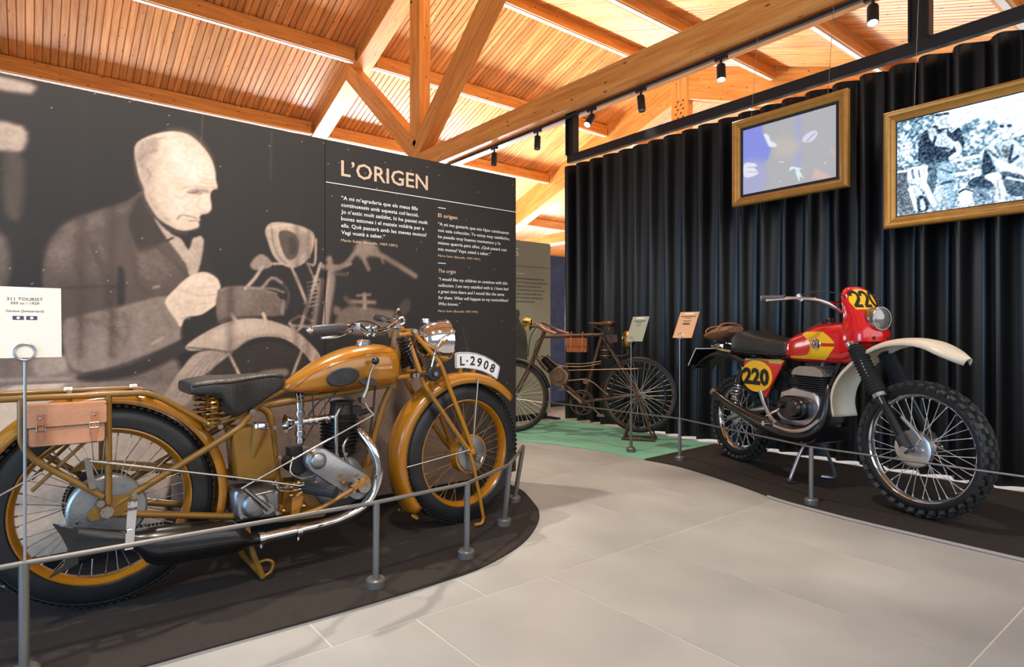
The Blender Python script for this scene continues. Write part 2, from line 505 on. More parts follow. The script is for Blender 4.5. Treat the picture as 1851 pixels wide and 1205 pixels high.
# ------------------------------------------------------------------ picture outlines in millimetres of each picture plane
PRINT_SHAPES = [
    ('p',[(-180,1901),(2,1903),(11,1873),(-23,1858),(-180,1856)],0.55,12,1,0),
    ('p',[(-180,1725),(-23,1732),(-14,1655),(-55,1626),(-180,1644)],0.6,12,1,0),
    ('p',[(-75,1612),(-19,1601),(-29,1388),(-71,1404)],0.3,16,0.7,0),
    ('p',[(-180,1350),(-71,1300),(-71,1112),(-180,1107)],0.4,14,0.7,0),
    ('l',[(606,1921),(600,1789)],0.3,5,0.7,4),
    ('l',[(904,1901),(899,1671)],0.24,8,0.7,6),
    ('p',[(-180,864),(132,857),(141,681),(-180,662)],0.42,20,0.9,0),
    ('l',[(-150,765),(123,761)],0.62,10,0.8,8),
    ('p',[(11,839),(114,847),(110,792),(27,774)],0.6,10,0.7,0),
    ('p',[(-180,702),(546,703),(525,486),(461,230),(378,-107),(-180,-27)],0.74,14,1,0),
    ('p',[(114,748),(461,850),(525,704),(461,564),(114,595)],0.4,14,0.9,0),
    ('p',[(525,655),(1172,696),(1713,762),(2090,816),(2171,-57),(1201,-63),(525,74)],0.42,16,1,0),
    ('p',[(380,1544),(307,1484),(200,1431),(115,1378),(77,1327),(54,1268),(43,1202),(41,1119),(81,1036),(111,848),(153,780),(324,813),(538,922),(519,995),(464,1097),(557,1185),(547,1248),(464,1355),(410,1452)],0.27,7,1,0),
    ('p',[(99,1348),(241,1421),(290,1348),(274,1189),(161,1144),(69,1214)],0.33,30,0.6,0),
    ('p',[(384,1539),(410,1452),(464,1355),(428,1316),(371,1286),(341,1333),(324,1431)],0.15,8,1,0),
    ('p',[(286,1209),(311,1191),(307,1042),(284,1051)],0.1,8,0.9,0),
    ('l',[(303,1131),(241,1133),(99,1120)],0.14,8,0.7,8),
    ('l',[(303,1042),(367,1074),(464,1108)],0.16,8,0.7,9),
    ('l',[(428,1311),(501,1244),(547,1185)],0.14,8,0.6,8),
    ('p',[(610,1359),(639,1254),(669,1202),(654,1126),(585,1208),(547,1195)],0.11,6,1,0),
    ('p',[(103,980),(161,1014),(324,1062),(455,1102),(501,1047),(527,969),(538,927),(324,823),(169,784),(115,839)],0.44,9,1,0),
    ('p',[(241,992),(265,1012),(257,835),(225,816)],0.52,14,0.7,0),
    ('p',[(349,1023),(384,1039),(375,882),(341,863)],0.5,14,0.6,0),
    ('l',[(410,897),(451,922)],0.62,5,0.8,10),
    ('p',[(153,771),(324,811),(543,917),(552,875),(384,776),(208,744)],0.14,10,1,0),
    ('p',[(538,1006),(664,1040),(674,986),(614,932),(538,880),(519,932)],0.1,8,1,0),
    ('p',[(345,1709),(358,1747),(410,1787),(464,1811),(510,1820),(557,1812),(605,1774),(639,1727),(656,1676),(659,1633),(666,1600),(642,1582),(636,1554),(639,1528),(641,1501),(629,1482),(603,1471),(592,1457),(595,1447),(587,1435),(590,1421),(576,1402),(538,1390),(501,1393),(464,1412),(428,1439),(402,1481),(384,1519),(377,1559),(362,1597),(351,1655)],0.78,4,1,0),
    ('p',[(348,1705),(367,1748),(419,1779),(437,1742),(402,1694),(384,1641),(358,1646)],0.52,10,0.9,0),
    ('l',[(358,1671),(393,1708),(424,1724)],0.35,6,0.7,10),
    ('l',[(384,1656),(395,1620),(384,1580)],0.52,6,0.6,10),
    ('p',[(538,1556),(562,1580),(600,1586),(629,1586),(632,1570),(595,1557),(571,1556)],0.45,6,0.85,0),
    ('l',[(524,1575),(566,1591),(629,1594),(662,1596)],0.58,4,0.8,8),
    ('l',[(543,1562),(566,1561),(585,1571)],0.3,3,0.8,7),
    ('l',[(607,1655),(656,1652)],0.62,3,0.7,5),
    ('l',[(603,1630),(658,1631)],0.6,3,0.7,5),
    ('l',[(595,1543),(585,1505),(614,1482)],0.6,5,0.6,7),
    ('l',[(505,1437),(519,1457),(547,1458),(585,1450)],0.4,3,0.85,7),
    ('l',[(538,1483),(515,1454)],0.55,5,0.6,8),
    ('p',[(428,1444),(464,1417),(501,1395),(538,1391),(501,1411),(455,1457),(410,1513),(393,1531)],0.58,10,0.6,0),
    ('p',[(417,1432),(464,1386),(519,1361),(547,1316),(564,1365),(610,1359),(585,1208),(552,1195),(538,1247),(464,1350)],0.6,5,1,0),
    ('p',[(464,1409),(501,1390),(538,1389),(585,1409),(585,1372),(564,1360),(549,1311),(519,1355),(482,1372)],0.07,5,1,0),
    ('l',[(464,1340),(487,1355)],0.12,3,1,8),
    ('p',[(457,1077),(501,1140),(557,1196),(616,1215),(664,1189),(679,1149),(666,1124),(671,1084),(634,1048),(595,1022),(538,1010),(517,969),(496,1005)],0.8,4,1,0),
    ('l',[(595,1187),(664,1186)],0.68,4,0.6,6),
    ('l',[(519,1006),(552,1008)],0.5,4,0.7,8),
    ('p',[(669,1135),(776,1158),(927,1132),(952,1035),(861,1020),(724,1009),(669,988)],0.34,4,1,0),
    ('p',[(557,653),(614,762),(694,834),(797,882),(905,903),(1018,862),(1089,790),(1107,617)],0.13,6,1,0),
    ('p',[(729,858),(595,860),(524,791),(469,700),(446,635),(543,628),(600,736),(674,808)],0.56,5,1,0),
    ('l',[(501,662),(538,744),(595,815),(639,852)],0.4,3,0.7,5),
    ('l',[(521,661),(559,743),(612,815),(654,851)],0.4,3,0.7,5),
    ('l',[(542,660),(580,742),(629,814),(669,851)],0.4,3,0.7,5),
    ('l',[(563,658),(601,741),(647,814),(685,851)],0.4,3,0.7,5),
    ('l',[(584,657),(622,740),(664,813),(700,851)],0.4,3,0.7,5),
    ('p',[(538,885),(595,932),(694,987),(797,1012),(905,1000),(1018,955),(1119,860),(1143,806),(1107,787),(1053,849),(972,911),(883,926),(797,908),(719,853),(639,868),(557,864)],0.63,4,1,0),
    ('l',[(547,878),(639,868),(719,853)],0.2,4,0.8,8),
    ('l',[(714,850),(765,736)],0.62,3,1,12),
    ('l',[(1059,884),(1001,734)],0.55,4,1,14),
    ('l',[(1125,836),(1077,719)],0.5,5,1,14),
    ('l',[(664,986),(724,1013),(861,1020)],0.15,4,0.8,8),
    ('l',[(724,1028),(745,998)],0.7,3,1,16),
    ('l',[(866,1033),(877,1000)],0.7,3,1,16),
    ('p',[(861,763),(972,770),(972,735),(856,740)],0.5,8,0.7,0),
    ('p',[(874,1429),(905,1469),(995,1475),(1089,1454),(1113,1407),(1083,1310),(1012,1260),(950,1274),(910,1314),(888,1374)],0.62,4,1,0),
    ('p',[(938,1425),(978,1440),(1018,1421),(1036,1376),(1024,1323),(995,1297),(966,1312),(944,1368)],0.28,5,1,0),
    ('l',[(905,1444),(910,1376),(938,1310),(972,1278)],0.35,4,0.8,6),
    ('l',[(929,1447),(936,1379),(961,1312)],0.7,3,0.8,6),
    ('p',[(986,1406),(1018,1392),(1018,1340),(989,1326)],0.16,6,0.8,0),
    ('l',[(1065,1449),(1077,1380),(1053,1319)],0.75,3,0.7,7),
    ('l',[(1119,1408),(1113,1288),(1077,1286)],0.55,4,1,12),
    ('l',[(1001,1257),(1071,1091)],0.62,3,1,13),
    ('l',[(1143,1290),(1041,967),(989,990)],0.58,4,1,14),
    ('l',[(1077,1286),(1137,1146)],0.55,4,1,10),
    ('l',[(1193,1245),(1164,979)],0.62,5,1,26),
    ('l',[(1101,1228),(1131,1218)],0.5,3,1,8),
    ('l',[(1077,1191),(1137,1209)],0.58,3,0.9,7),
    ('l',[(1077,1171),(1137,1188)],0.58,3,0.9,7),
    ('l',[(1077,1151),(1137,1168)],0.58,3,0.9,7),
    ('l',[(1077,1131),(1137,1148)],0.58,3,0.9,7),
    ('l',[(1077,1111),(1137,1127)],0.58,3,0.9,7),
    ('l',[(1077,1091),(1137,1107)],0.58,3,0.9,7),
    ('l',[(1077,1071),(1137,1087)],0.58,3,0.9,7),
    ('l',[(1007,978),(1137,973)],0.6,5,1,14),
    ('p',[(807,1266),(850,1314),(894,1295),(905,1262),(861,1242),(823,1239)],0.55,6,0.9,0),
    ('l',[(786,1148),(829,1201),(861,1253)],0.6,5,1,16),
    ('l',[(861,1157),(905,1205),(950,1185)],0.52,5,0.9,14),
    ('l',[(905,1273),(950,1276)],0.6,4,1,12),
    ('l',[(797,1154),(905,1154),(961,1139)],0.5,5,0.8,10),
    ('l',[(961,1093),(955,1035)],0.5,6,0.8,18),
    ('l',[(1137,1278),(1262,1286),(1301,1301)],0.5,6,0.9,16),
    ('l',[(1190,1324),(1190,1233)],0.48,6,0.9,14),
    ('l',[(1163,1273),(1220,1269),(1279,1301),(1326,1357),(1365,1376)],0.42,8,0.95,26),
    ('p',[(1321,1365),(1339,1415),(1391,1428),(1453,1401),(1462,1351),(1409,1347),(1365,1327)],0.42,12,0.95,0),
    ('l',[(1435,1374),(1527,1335),(1680,1260)],0.38,8,0.95,30),
    ('l',[(1373,1336),(1400,1281)],0.42,8,0.9,24),
    ('l',[(1472,1352),(1485,1320)],0.4,8,0.8,16),
    ('l',[(1188,1314),(1204,1220),(1188,1109),(1171,990)],0.46,10,0.9,34),
    ('l',[(1147,1201),(1100,951)],0.42,10,0.9,30),
    ('l',[(1204,1244),(1279,1244)],0.35,8,0.8,14),
    ('p',[(1254,1063),(1365,1082),(1472,1068),(1564,1054),(1583,947),(1237,947)],0.34,10,1,0),
    ('l',[(1378,1144),(1380,1074)],0.45,6,1,22),
    ('l',[(1304,1105),(1435,1105)],0.42,8,0.9,22),
    ('l',[(1339,1138),(1409,1145)],0.42,6,0.9,14),
    ('l',[(1275,1120),(1321,1081)],0.35,10,0.7,24),
    ('p',[(1583,1097),(1641,1133),(1650,1073),(1602,1037)],0.24,12,0.8,0),
    ('p',[(1212,1078),(1245,1071),(1245,1039),(1212,1038)],0.4,8,0.8,0),
    ('p',[(1099,741),(1217,702),(1248,497),(1187,402),(1113,459)],0.44,22,0.75,0),
    ('p',[(1260,763),(1356,713),(1381,433),(1332,299),(1271,375)],0.28,22,0.75,0),
    ('p',[(1413,757),(1568,710),(1609,453),(1528,335),(1431,407)],0.44,22,0.75,0),
    ('p',[(1552,737),(1671,677),(1702,343),(1641,184),(1566,276)],0.2,22,0.75,0),
    ('p',[(1616,826),(1772,785),(1813,557),(1732,451),(1635,515)],0.36,22,0.75,0),
    ('p',[(1369,396),(1491,348),(1522,129),(1460,33),(1384,98)],0.38,22,0.75,0),
    ('p',[(1713,1010),(1948,974),(2010,739),(1887,629),(1741,693)],0.1,22,0.75,0),
    ('p',[(2050,1080),(2247,1030),(2298,702),(2196,544),(2073,632)],0.06,22,0.75,0),
    ('p',[(979,491),(1155,441),(1201,235),(1110,148),(1001,215)],0.42,22,0.75,0),
    ('p',[(851,582),(974,540),(1006,343),(943,255),(866,314)],0.4,22,0.75,0),
    ('p',[(1489,413),(1628,363),(1664,138),(1593,40),(1506,108)],0.42,22,0.75,0),
    ('p',[(1698,960),(1778,933),(1799,767),(1758,686),(1708,729)],0.3,22,0.75,0),
    ('p',[(1713,1071),(2476,1090),(2476,-109),(2171,-57),(1857,503)],0.09,30,0.9,0),
    ('l',[(1991,987),(2042,817)],0.22,8,0.7,6),
    ('p',[(351,1655),(384,1732),(428,1750),(428,1628),(419,1504),(464,1417),(410,1462),(380,1529)],0.6,22,0.55,0),
    ('p',[(464,1788),(538,1813),(605,1763),(629,1682),(585,1622),(501,1639),(464,1716)],0.88,40,0.7,0),
    ('p',[(501,1567),(547,1553),(557,1491),(519,1465),(482,1492)],0.84,22,0.6,0),
    ('p',[(610,1567),(632,1548),(636,1506),(616,1493),(600,1517)],0.86,9,0.7,0),
    ('p',[(538,1446),(585,1443),(585,1409),(547,1397),(519,1413)],0.7,12,0.6,0),
    ('l',[(595,1612),(649,1615)],0.6,4,0.6,4),
    ('l',[(585,1669),(644,1672)],0.68,4,0.5,4),
    ('l',[(538,1549),(524,1534),(501,1533)],0.62,6,0.6,6),
    ('l',[(585,1556),(571,1543),(547,1542)],0.6,5,0.6,5),
    ('l',[(552,1437),(585,1441)],0.34,3,0.8,4),
    ('l',[(595,1476),(616,1473),(636,1486)],0.45,4,0.7,4),
    ('p',[(382,1645),(403,1652),(410,1620),(402,1583),(388,1585)],0.66,8,0.8,0),
    ('l',[(391,1637),(402,1621),(395,1592)],0.45,4,0.7,5),
    ('l',[(351,1670),(371,1729),(410,1769)],0.68,5,0.45,4),
    ('l',[(357,1677),(379,1735),(417,1772)],0.4,5,0.45,4),
    ('l',[(363,1684),(387,1740),(425,1774)],0.68,5,0.45,4),
    ('l',[(369,1691),(395,1746),(432,1776)],0.4,5,0.45,4),
    ('l',[(375,1699),(402,1751),(439,1779)],0.68,5,0.45,4),
    ('l',[(381,1706),(410,1757),(446,1781)],0.4,5,0.45,4),
    ('l',[(388,1713),(418,1763),(453,1784)],0.68,5,0.45,4),
    ('l',[(394,1720),(426,1768),(461,1786)],0.4,5,0.45,4),
    ('l',[(400,1727),(434,1774),(468,1789)],0.68,5,0.45,4),
    ('p',[(464,1407),(501,1390),(547,1390),(538,1373),(482,1378)],0.25,8,0.6,0),
    ('p',[(115,1373),(208,1427),(307,1479),(324,1451),(225,1390),(130,1332)],0.4,22,0.55,0),
    ('p',[(54,1259),(92,1319),(130,1313),(107,1197),(62,1138)],0.38,26,0.5,0),
    ('p',[(349,1274),(428,1301),(501,1234),(464,1159),(367,1174)],0.36,26,0.5,0),
    ('l',[(200,1300),(241,1167),(249,1070)],0.17,16,0.6,14),
    ('l',[(145,1219),(185,1126),(265,1070)],0.2,14,0.6,12),
    ('l',[(341,1253),(358,1144),(410,1106)],0.18,14,0.6,12),
    ('l',[(161,1000),(241,972),(307,913)],0.34,14,0.6,14),
    ('l',[(307,1022),(324,943),(299,864)],0.34,12,0.6,10),
    ('l',[(428,1076),(464,1005),(482,933)],0.36,12,0.6,10),
    ('l',[(415,1136),(433,1142)],0.55,5,0.7,10),
    ('l',[(538,1163),(585,1144),(654,1153)],0.66,6,0.6,6),
    ('l',[(547,1122),(595,1108),(664,1116)],0.62,6,0.6,6),
    ('l',[(538,1079),(595,1070),(644,1083)],0.64,6,0.6,6),
    ('l',[(492,1088),(519,1047),(538,1016)],0.66,8,0.5,8),
    ('p',[(519,1141),(576,1186),(624,1194),(595,1155)],0.9,12,0.6,0),
    ('p',[(684,1127),(797,1143),(797,1032),(694,1008)],0.4,24,0.6,0),
    ('l',[(669,1135),(776,1158),(927,1132)],0.46,4,0.7,5),
    ('p',[(654,943),(776,993),(883,988),(861,949),(755,938),(664,894)],0.74,16,0.7,0),
    ('l',[(724,856),(807,915),(894,934),(984,918)],0.44,8,0.7,8),
    ('l',[(888,1442),(989,1467),(1077,1445)],0.78,5,0.7,6),
    ('p',[(1030,1422),(1077,1427),(1077,1356),(1041,1330)],0.46,10,0.6,0),
    ('l',[(1018,1235),(1077,1097)],0.8,3,0.7,4),
    ('l',[(1131,1266),(1041,990)],0.75,4,0.6,5),
    ('l',[(1095,1228),(1065,1014)],0.16,8,0.6,10),
    ('l',[(1155,1219),(1131,1003)],0.15,8,0.7,12),
    ('l',[(927,1206),(984,1140),(972,1059)],0.4,8,0.6,8),
    ('l',[(995,1001),(1041,1025),(1101,1003)],0.62,6,0.7,8),
    ('l',[(624,783),(595,667)],0.26,4,0.5,3),
    ('l',[(684,789),(660,663)],0.26,4,0.5,3),
    ('l',[(745,796),(726,658)],0.26,4,0.5,3),
    ('l',[(807,794),(795,654)],0.26,4,0.5,3),
    ('l',[(872,783),(865,650)],0.26,4,0.5,3),
    ('l',[(938,771),(938,645)],0.26,4,0.5,3),
    ('l',[(168,1945),(160,857)],0.13,26,0.5,22),
    ('l',[(270,1971),(263,855)],0.09,26,0.5,22),
    ('l',[(729,2089),(719,845)],0.12,26,0.5,22),
    ('l',[(1033,2166),(1022,839)],0.13,26,0.5,22),
    ('l',[(1088,2180),(1077,837)],0.08,26,0.5,22),
]
SCREEN_ONE = [
    ('p',[(-9,567),(126,564),(161,447),(196,365),(222,294),(170,207),(-9,229)],(0.5,0.54,0.84),18,0.95,0),
    ('p',[(-9,246),(170,223),(188,146),(170,10),(-9,-9)],(0.62,0.64,0.78),40,0.8,0),
    ('p',[(404,496),(452,490),(452,147),(404,141)],(0.6,0.63,0.78),30,0.6,0),
    ('p',[(248,353),(388,334),(436,275),(388,224),(273,241)],(0.72,0.7,0.66),40,0.9,0),
    ('p',[(166,426),(205,404),(222,359),(256,334),(264,308),(213,320),(192,358)],(0.86,0.89,0.92),6,1,0),
    ('p',[(456,302),(475,336),(537,355),(564,325),(529,284),(483,284)],(0.8,0.8,0.86),6,1,0),
    ('l',[(491,293),(545,334)],(0.55,0.55,0.6),4,1,6),
    ('p',[(9,237),(91,222),(117,193),(91,191),(126,142),(64,125),(9,140)],(0.84,0.86,0.9),6,1,0),
    ('l',[(37,202),(109,191)],(0.6,0.62,0.68),4,1,5),
    ('l',[(37,168),(117,152)],(0.62,0.64,0.7),4,1,5),
    ('p',[(364,106),(372,136),(412,124),(456,105),(436,99),(464,35),(440,55),(436,17),(412,76),(404,113),(380,114)],(0.8,0.9,0.9),4,1,0),
    ('p',[(529,37),(545,81),(575,67),(642,15),(635,2),(537,17)],(0.8,0.68,0.64),14,1,0),
    ('p',[(649,213),(664,206),(678,158),(707,122),(678,143),(657,163)],(0.76,0.66,0.65),6,1,0),
    ('l',[(290,188),(319,182)],(0.86,0.89,0.92),2,1,5),
    ('l',[(612,112),(616,110)],(0.86,0.89,0.92),2,1,8),
    ('l',[(294,46),(298,45)],(0.86,0.89,0.92),2,1,7),
    ('l',[(545,492),(546,490)],(0.86,0.89,0.92),2,1,7),
    ('l',[(571,511),(571,484)],(0.86,0.89,0.92),2,0.8,4),
    ('l',[(616,536),(618,501)],(0.86,0.89,0.92),2,0.8,4),
    ('l',[(491,518),(492,502)],(0.86,0.89,0.92),2,0.7,4),
]

SCREEN_TWO = [
    ('p',[(268,640),(655,637),(655,383),(515,456),(417,512),(327,474),(275,504)],(0.9,0.93,0.95),14,1,0),
    ('p',[(6,649),(655,629),(655,615),(6,628)],(0.62,0.72,0.55),5,0.8,0),
    ('l',[(301,286),(479,284)],(0.9,0.93,0.95),2,1,20),
    ('l',[(301,202),(454,198)],(0.9,0.93,0.95),2,1,18),
    ('l',[(116,283),(200,275)],(0.9,0.93,0.95),2,1,18),
    ('p',[(200,571),(210,601),(268,592),(275,559),(265,514),(248,495),(214,519)],(0.74,0.8,0.83),3,1,0),
    ('p',[(200,603),(221,626),(268,612),(281,581),(234,586)],(0.9,0.93,0.95),3,1,0),
    ('l',[(210,580),(271,574)],(0.16,0.24,0.31),3,1,14),
    ('p',[(130,484),(172,506),(207,521),(227,492),(268,489),(288,453),(327,474),(347,407),(353,359),(327,341),(301,292),(248,288),(151,300),(116,332),(119,397)],(0.16,0.24,0.31),4,1,0),
    ('p',[(165,500),(200,507),(221,462),(261,483),(268,442),(308,385),(275,345),(241,377),(207,393),(186,430)],(0.78,0.84,0.88),5,0.9,0),
    ('l',[(207,449),(200,394),(275,361)],(0.16,0.24,0.31),4,1,14),
    ('l',[(314,383),(327,333),(288,303)],(0.9,0.93,0.95),4,0.9,30),
    ('p',[(314,470),(334,465),(340,416),(324,416)],(0.16,0.24,0.31),4,1,0),
    ('p',[(172,296),(221,286),(214,183),(193,98),(158,112),(165,208)],(0.3,0.4,0.47),4,1,0),
    ('p',[(221,286),(301,269),(305,181),(301,25),(268,30),(248,145),(221,182)],(0.55,0.68,0.76),6,1,0),
    ('l',[(227,252),(288,216)],(0.16,0.24,0.31),5,0.7,10),
    ('l',[(241,162),(301,166)],(0.16,0.24,0.31),5,0.8,12),
    ('p',[(51,263),(94,292),(151,276),(169,224),(137,181),(80,192),(54,230)],(0.9,0.93,0.95),4,1,0),
    ('l',[(83,273),(91,223)],(0.42,0.52,0.6),3,1,14),
    ('l',[(119,266),(123,225)],(0.42,0.52,0.6),3,1,10),
    ('p',[(6,289),(51,280),(58,196),(80,142),(87,18),(6,25)],(0.35,0.4,0.44),6,1,0),
    ('l',[(6,281),(51,276)],(0.9,0.93,0.95),3,1,14),
    ('l',[(144,188),(200,41)],(0.9,0.93,0.95),3,1,30),
    ('l',[(72,160),(109,31)],(0.9,0.93,0.95),3,1,26),
    ('p',[(109,88),(137,108),(165,79),(169,17),(116,13)],(0.16,0.24,0.31),4,1,0),
    ('p',[(126,81),(144,82),(155,24),(130,19)],(0.9,0.93,0.95),4,0.8,0),
    ('p',[(515,441),(539,449),(574,429),(577,395),(563,354),(533,354),(515,388)],(0.78,0.84,0.87),3,1,0),
    ('l',[(515,426),(577,421)],(0.9,0.93,0.95),3,1,20),
    ('p',[(518,434),(539,433),(536,419),(522,421)],(0.16,0.24,0.31),2,1,0),
    ('p',[(551,430),(572,429),(572,414),(556,415)],(0.16,0.24,0.31),2,1,0),
    ('p',[(442,307),(473,346),(503,369),(539,338),(574,351),(598,316),(632,264),(632,133),(563,154),(515,178),(479,208),(436,187)],(0.72,0.8,0.84),5,1,0),
    ('p',[(445,299),(461,303),(497,205),(491,176),(436,179)],(0.16,0.24,0.31),6,1,0),
    ('p',[(527,318),(557,304),(557,252),(533,257)],(0.4,0.45,0.48),6,1,0),
    ('l',[(574,307),(563,221),(598,243)],(0.16,0.24,0.31),5,1,16),
    ('l',[(467,309),(509,255)],(0.16,0.24,0.31),5,0.8,12),
    ('l',[(497,325),(527,258)],(0.16,0.24,0.31),5,0.7,10),
    ('l',[(515,223),(557,185),(632,140)],(0.9,0.93,0.95),4,1,36),
    ('p',[(373,145),(417,167),(473,157),(503,121),(479,87),(417,98),(379,113)],(0.16,0.24,0.31),6,1,0),
    ('p',[(448,161),(491,176),(533,145),(545,76),(539,17),(497,16),(503,83),(479,125)],(0.9,0.93,0.95),6,1,0),
    ('l',[(509,127),(521,20)],(0.42,0.52,0.6),5,0.7,10),
    ('p',[(527,169),(574,159),(632,118),(632,24),(563,35),(539,92)],(0.25,0.33,0.39),6,1,0),
    ('l',[(551,134),(632,97)],(0.9,0.93,0.95),4,0.8,12),
    ('p',[(327,99),(366,108),(392,88),(385,19),(334,20)],(0.9,0.93,0.95),5,1,0),
    ('l',[(327,91),(353,106),(392,88)],(0.16,0.24,0.31),4,1,10),
    ('p',[(398,102),(454,92),(467,21),(404,20)],(0.42,0.52,0.6),8,0.8,0),
    ('l',[(411,92),(454,31)],(0.16,0.24,0.31),5,0.7,10),
    ('p',[(200,129),(261,118),(255,32),(207,40)],(0.75,0.82,0.85),8,0.7,0),
]

# ================================================================== THE BUILDING
RIDGE_Y, RIDGE_Z, SLOPE = 7.87, 6.31, 0.345      # underside of purlins and rafters at the ridge
HALF = 8.4                                        # ridge to eaves, horizontally
DECK = 0.245                                      # boards lie this far above the rafter undersides

def under(y): return RIDGE_Z - SLOPE*abs(y-RIDGE_Y)

# ---- floor: slab and running-bond porcelain tiles
g = G(); g.box((5, 5, -0.0515), (26, 26, 0.1))
floor = g.build('floor', M['grout'], None, smooth=0)
tag(floor, kind='structure', label='large pale grey floor tiles laid in running bond')
TX, TY = 0.573, 1.225
tg = G(); tg.box((0, 0, -0.0035), (TX-0.006, TY-0.006, 0.007))
tile_me = tg.build('tile', M['tile'], floor, smooth=0)
tile_mesh = tile_me.data
first = True
for j in range(-2, 5):
    for i in range(-4, 9):
        x = 0.998 + TX*i + (0 if j % 2 == 1 else 0.2865)
        y = 1.77 + TY*(j-1) + TY/2
        if first: o = tile_me; first = False
        else: o = link('tile', tile_mesh, floor)
        o.location = (x, y, 0.0)

# ---- walls far off
def slab(name, c, s, m, label=None):
    o = G().box(c, s).build(name, m, None, smooth=0)
    tag(o, kind='structure', label=label); return o
slab('wall_far', (5, 16.35, 1.8), (26, 0.2, 3.6), M['white_wall'])
w1 = empty('window_1'); tag(w1, kind='structure', label='unseen glazed gable end added to the hall')  # unseen bars added to go with the gable light
for k in range(9):
    G().box((16.75, 0.2 + k*1.92, 1.75), (0.1, 0.1, 3.5)).build('mullion', M['steel_black'], w1, smooth=0)
for z in (0.05, 2.4, 3.45):
    G().box((16.75, 7.9, z), (0.08, 15.4, 0.08)).build('transom', M['steel_black'], w1, smooth=0)
w2 = empty('window_2'); tag(w2, kind='structure', label='unseen eaves glazing bars added behind the visitor')  # unseen bars added for reflections in the chrome
for k in range(10):
    G().box((-4 + k*2.2, -1.45, 1.6), (0.1, 0.1, 3.2)).build('mullion', M['steel_black'], w2, smooth=0)
G().box((5.9, -1.45, 3.15), (20, 0.14, 0.12)).build('transom', M['steel_black'], w2, smooth=0)

# ---- ceiling: boards, purlins and trusses
ceiling = empty('ceiling'); tag(ceiling, kind='structure', label='pitched timber roof of pine boards on glulam trusses')
norm = math.sqrt(1+SLOPE*SLOPE); LEN = HALF*norm
def slope_matrix(x, side, along=0.0):
    # local X runs down the slope, local Y along the hall, local Z out of the roof
    d = Vector((0, side/norm, -SLOPE/norm)); yv = Vector((1, 0, 0))*(1 if side < 0 else -1)
    z = d.cross(yv)
    m = Matrix((d, yv, z)).transposed().to_4x4()
    m.translation = Vector((x, RIDGE_Y, RIDGE_Z + DECK)) + d*along
    return m
PITCH = 0.1
def board_geo(g, y0=0.0):
    w, t, c = PITCH/2-0.0028, 0.02, 0.009
    prof = [(-w, c), (-w+c, 0), (w-c, 0), (w, c), (w, t), (-w, t)]
    r = [[Vector((x, y0+a, b)) for a, b in prof] for x in (0, LEN)]
    return g.loft(r)
bo = board_geo(G()).build('board', M['board'], ceiling, smooth=0)
bmesh_ = bo.data; first = True
for side, x0, x1 in ((1, -1.05, 10.75), (-1, 2.2, 10.75)):
    n = int((x1-x0)/PITCH)
    for i in range(n):
        if first: o = bo; first = False
        else: o = link('board', bmesh_, ceiling)
        o.matrix_local = slope_matrix(x0 + PITCH*(i+0.5), side)
for side, x0, x1 in ((1, 10.75, 16.7), (-1, 10.75, 16.7), (-1, -3.0, 2.2), (1, -3.0, -1.05)):
    g = G(); n = int((x1-x0)/PITCH)
    for i in range(n):
        board_geo(g, (x0-10.75 + PITCH*(i+0.5))*(1 if side < 0 else -1))
    o = g.build('distant_boards', M['board'], ceiling, smooth=0); o['kind'] = 'stuff'
    o.matrix_local = slope_matrix(10.75, side)
for side in (1, -1):
    o = G().box((LEN/2, 0, 0.07), (LEN+0.3, 20, 0.06)).build('roof_light_block', M['white_wall'], ceiling, smooth=0)  # unseen sheet added above the boards to block light
    o.matrix_local = slope_matrix(6.9, side)

def beam(name, a, b, wid, hei, m, parent, side=None, bevel=0.004):
    """timber from a to b (centre of its underside), grain along local X; wid across, hei upward"""
    a, b = vec(a), vec(b); d = (b-a); L = d.length; d.normalize()
    s = Vector(side).normalized() if side else Vector((0, 0, 1)).cross(d).normalized()
    up = d.cross(s).normalized()
    if up.z < 0: s = -s; up = -up
    g = G()
    c = bevel
    prof = [(-wid/2+c, 0), (wid/2-c, 0), (wid/2, c), (wid/2, hei-c), (wid/2-c, hei), (-wid/2+c, hei), (-wid/2, hei-c), (-wid/2, c)]
    g.loft([[Vector((x, p, q)) for p, q in prof] for x in (0, L)])
    o = g.build(name, m, parent, smooth=0)
    mt = Matrix((d, s, up)).transposed().to_4x4(); mt.translation = a
    o.matrix_local = mt
    return o

# purlins between the trusses, each with the white channel along its underside
for k in range(-4, 5):
    y = RIDGE_Y + 2.06*k
    if abs(y-RIDGE_Y) > HALF: continue
    zb = under(y) + 0.01
    for x0, x1 in ((-3.0, 4.40), (4.75, 10.72), (11.08, 16.65)):
        p = beam('purlin', (x0, y, zb), (x1, y, zb), 0.14, 0.235, M['beam'], ceiling)
        gg = G(); gg.box(((x1-x0)/2, 0, -0.006), ((x1-x0)-0.04, 0.06, 0.012))
        gg.build('white_channel', M['channel'], p, smooth=0)
        for xe in (0.02, x1-x0-0.02):
            G().box((xe, -0.073 if k >= 0 else 0.073, 0.09), (0.012, 0.01, 0.14)).build('hanger_bracket', M['bolt'], p, smooth=0)

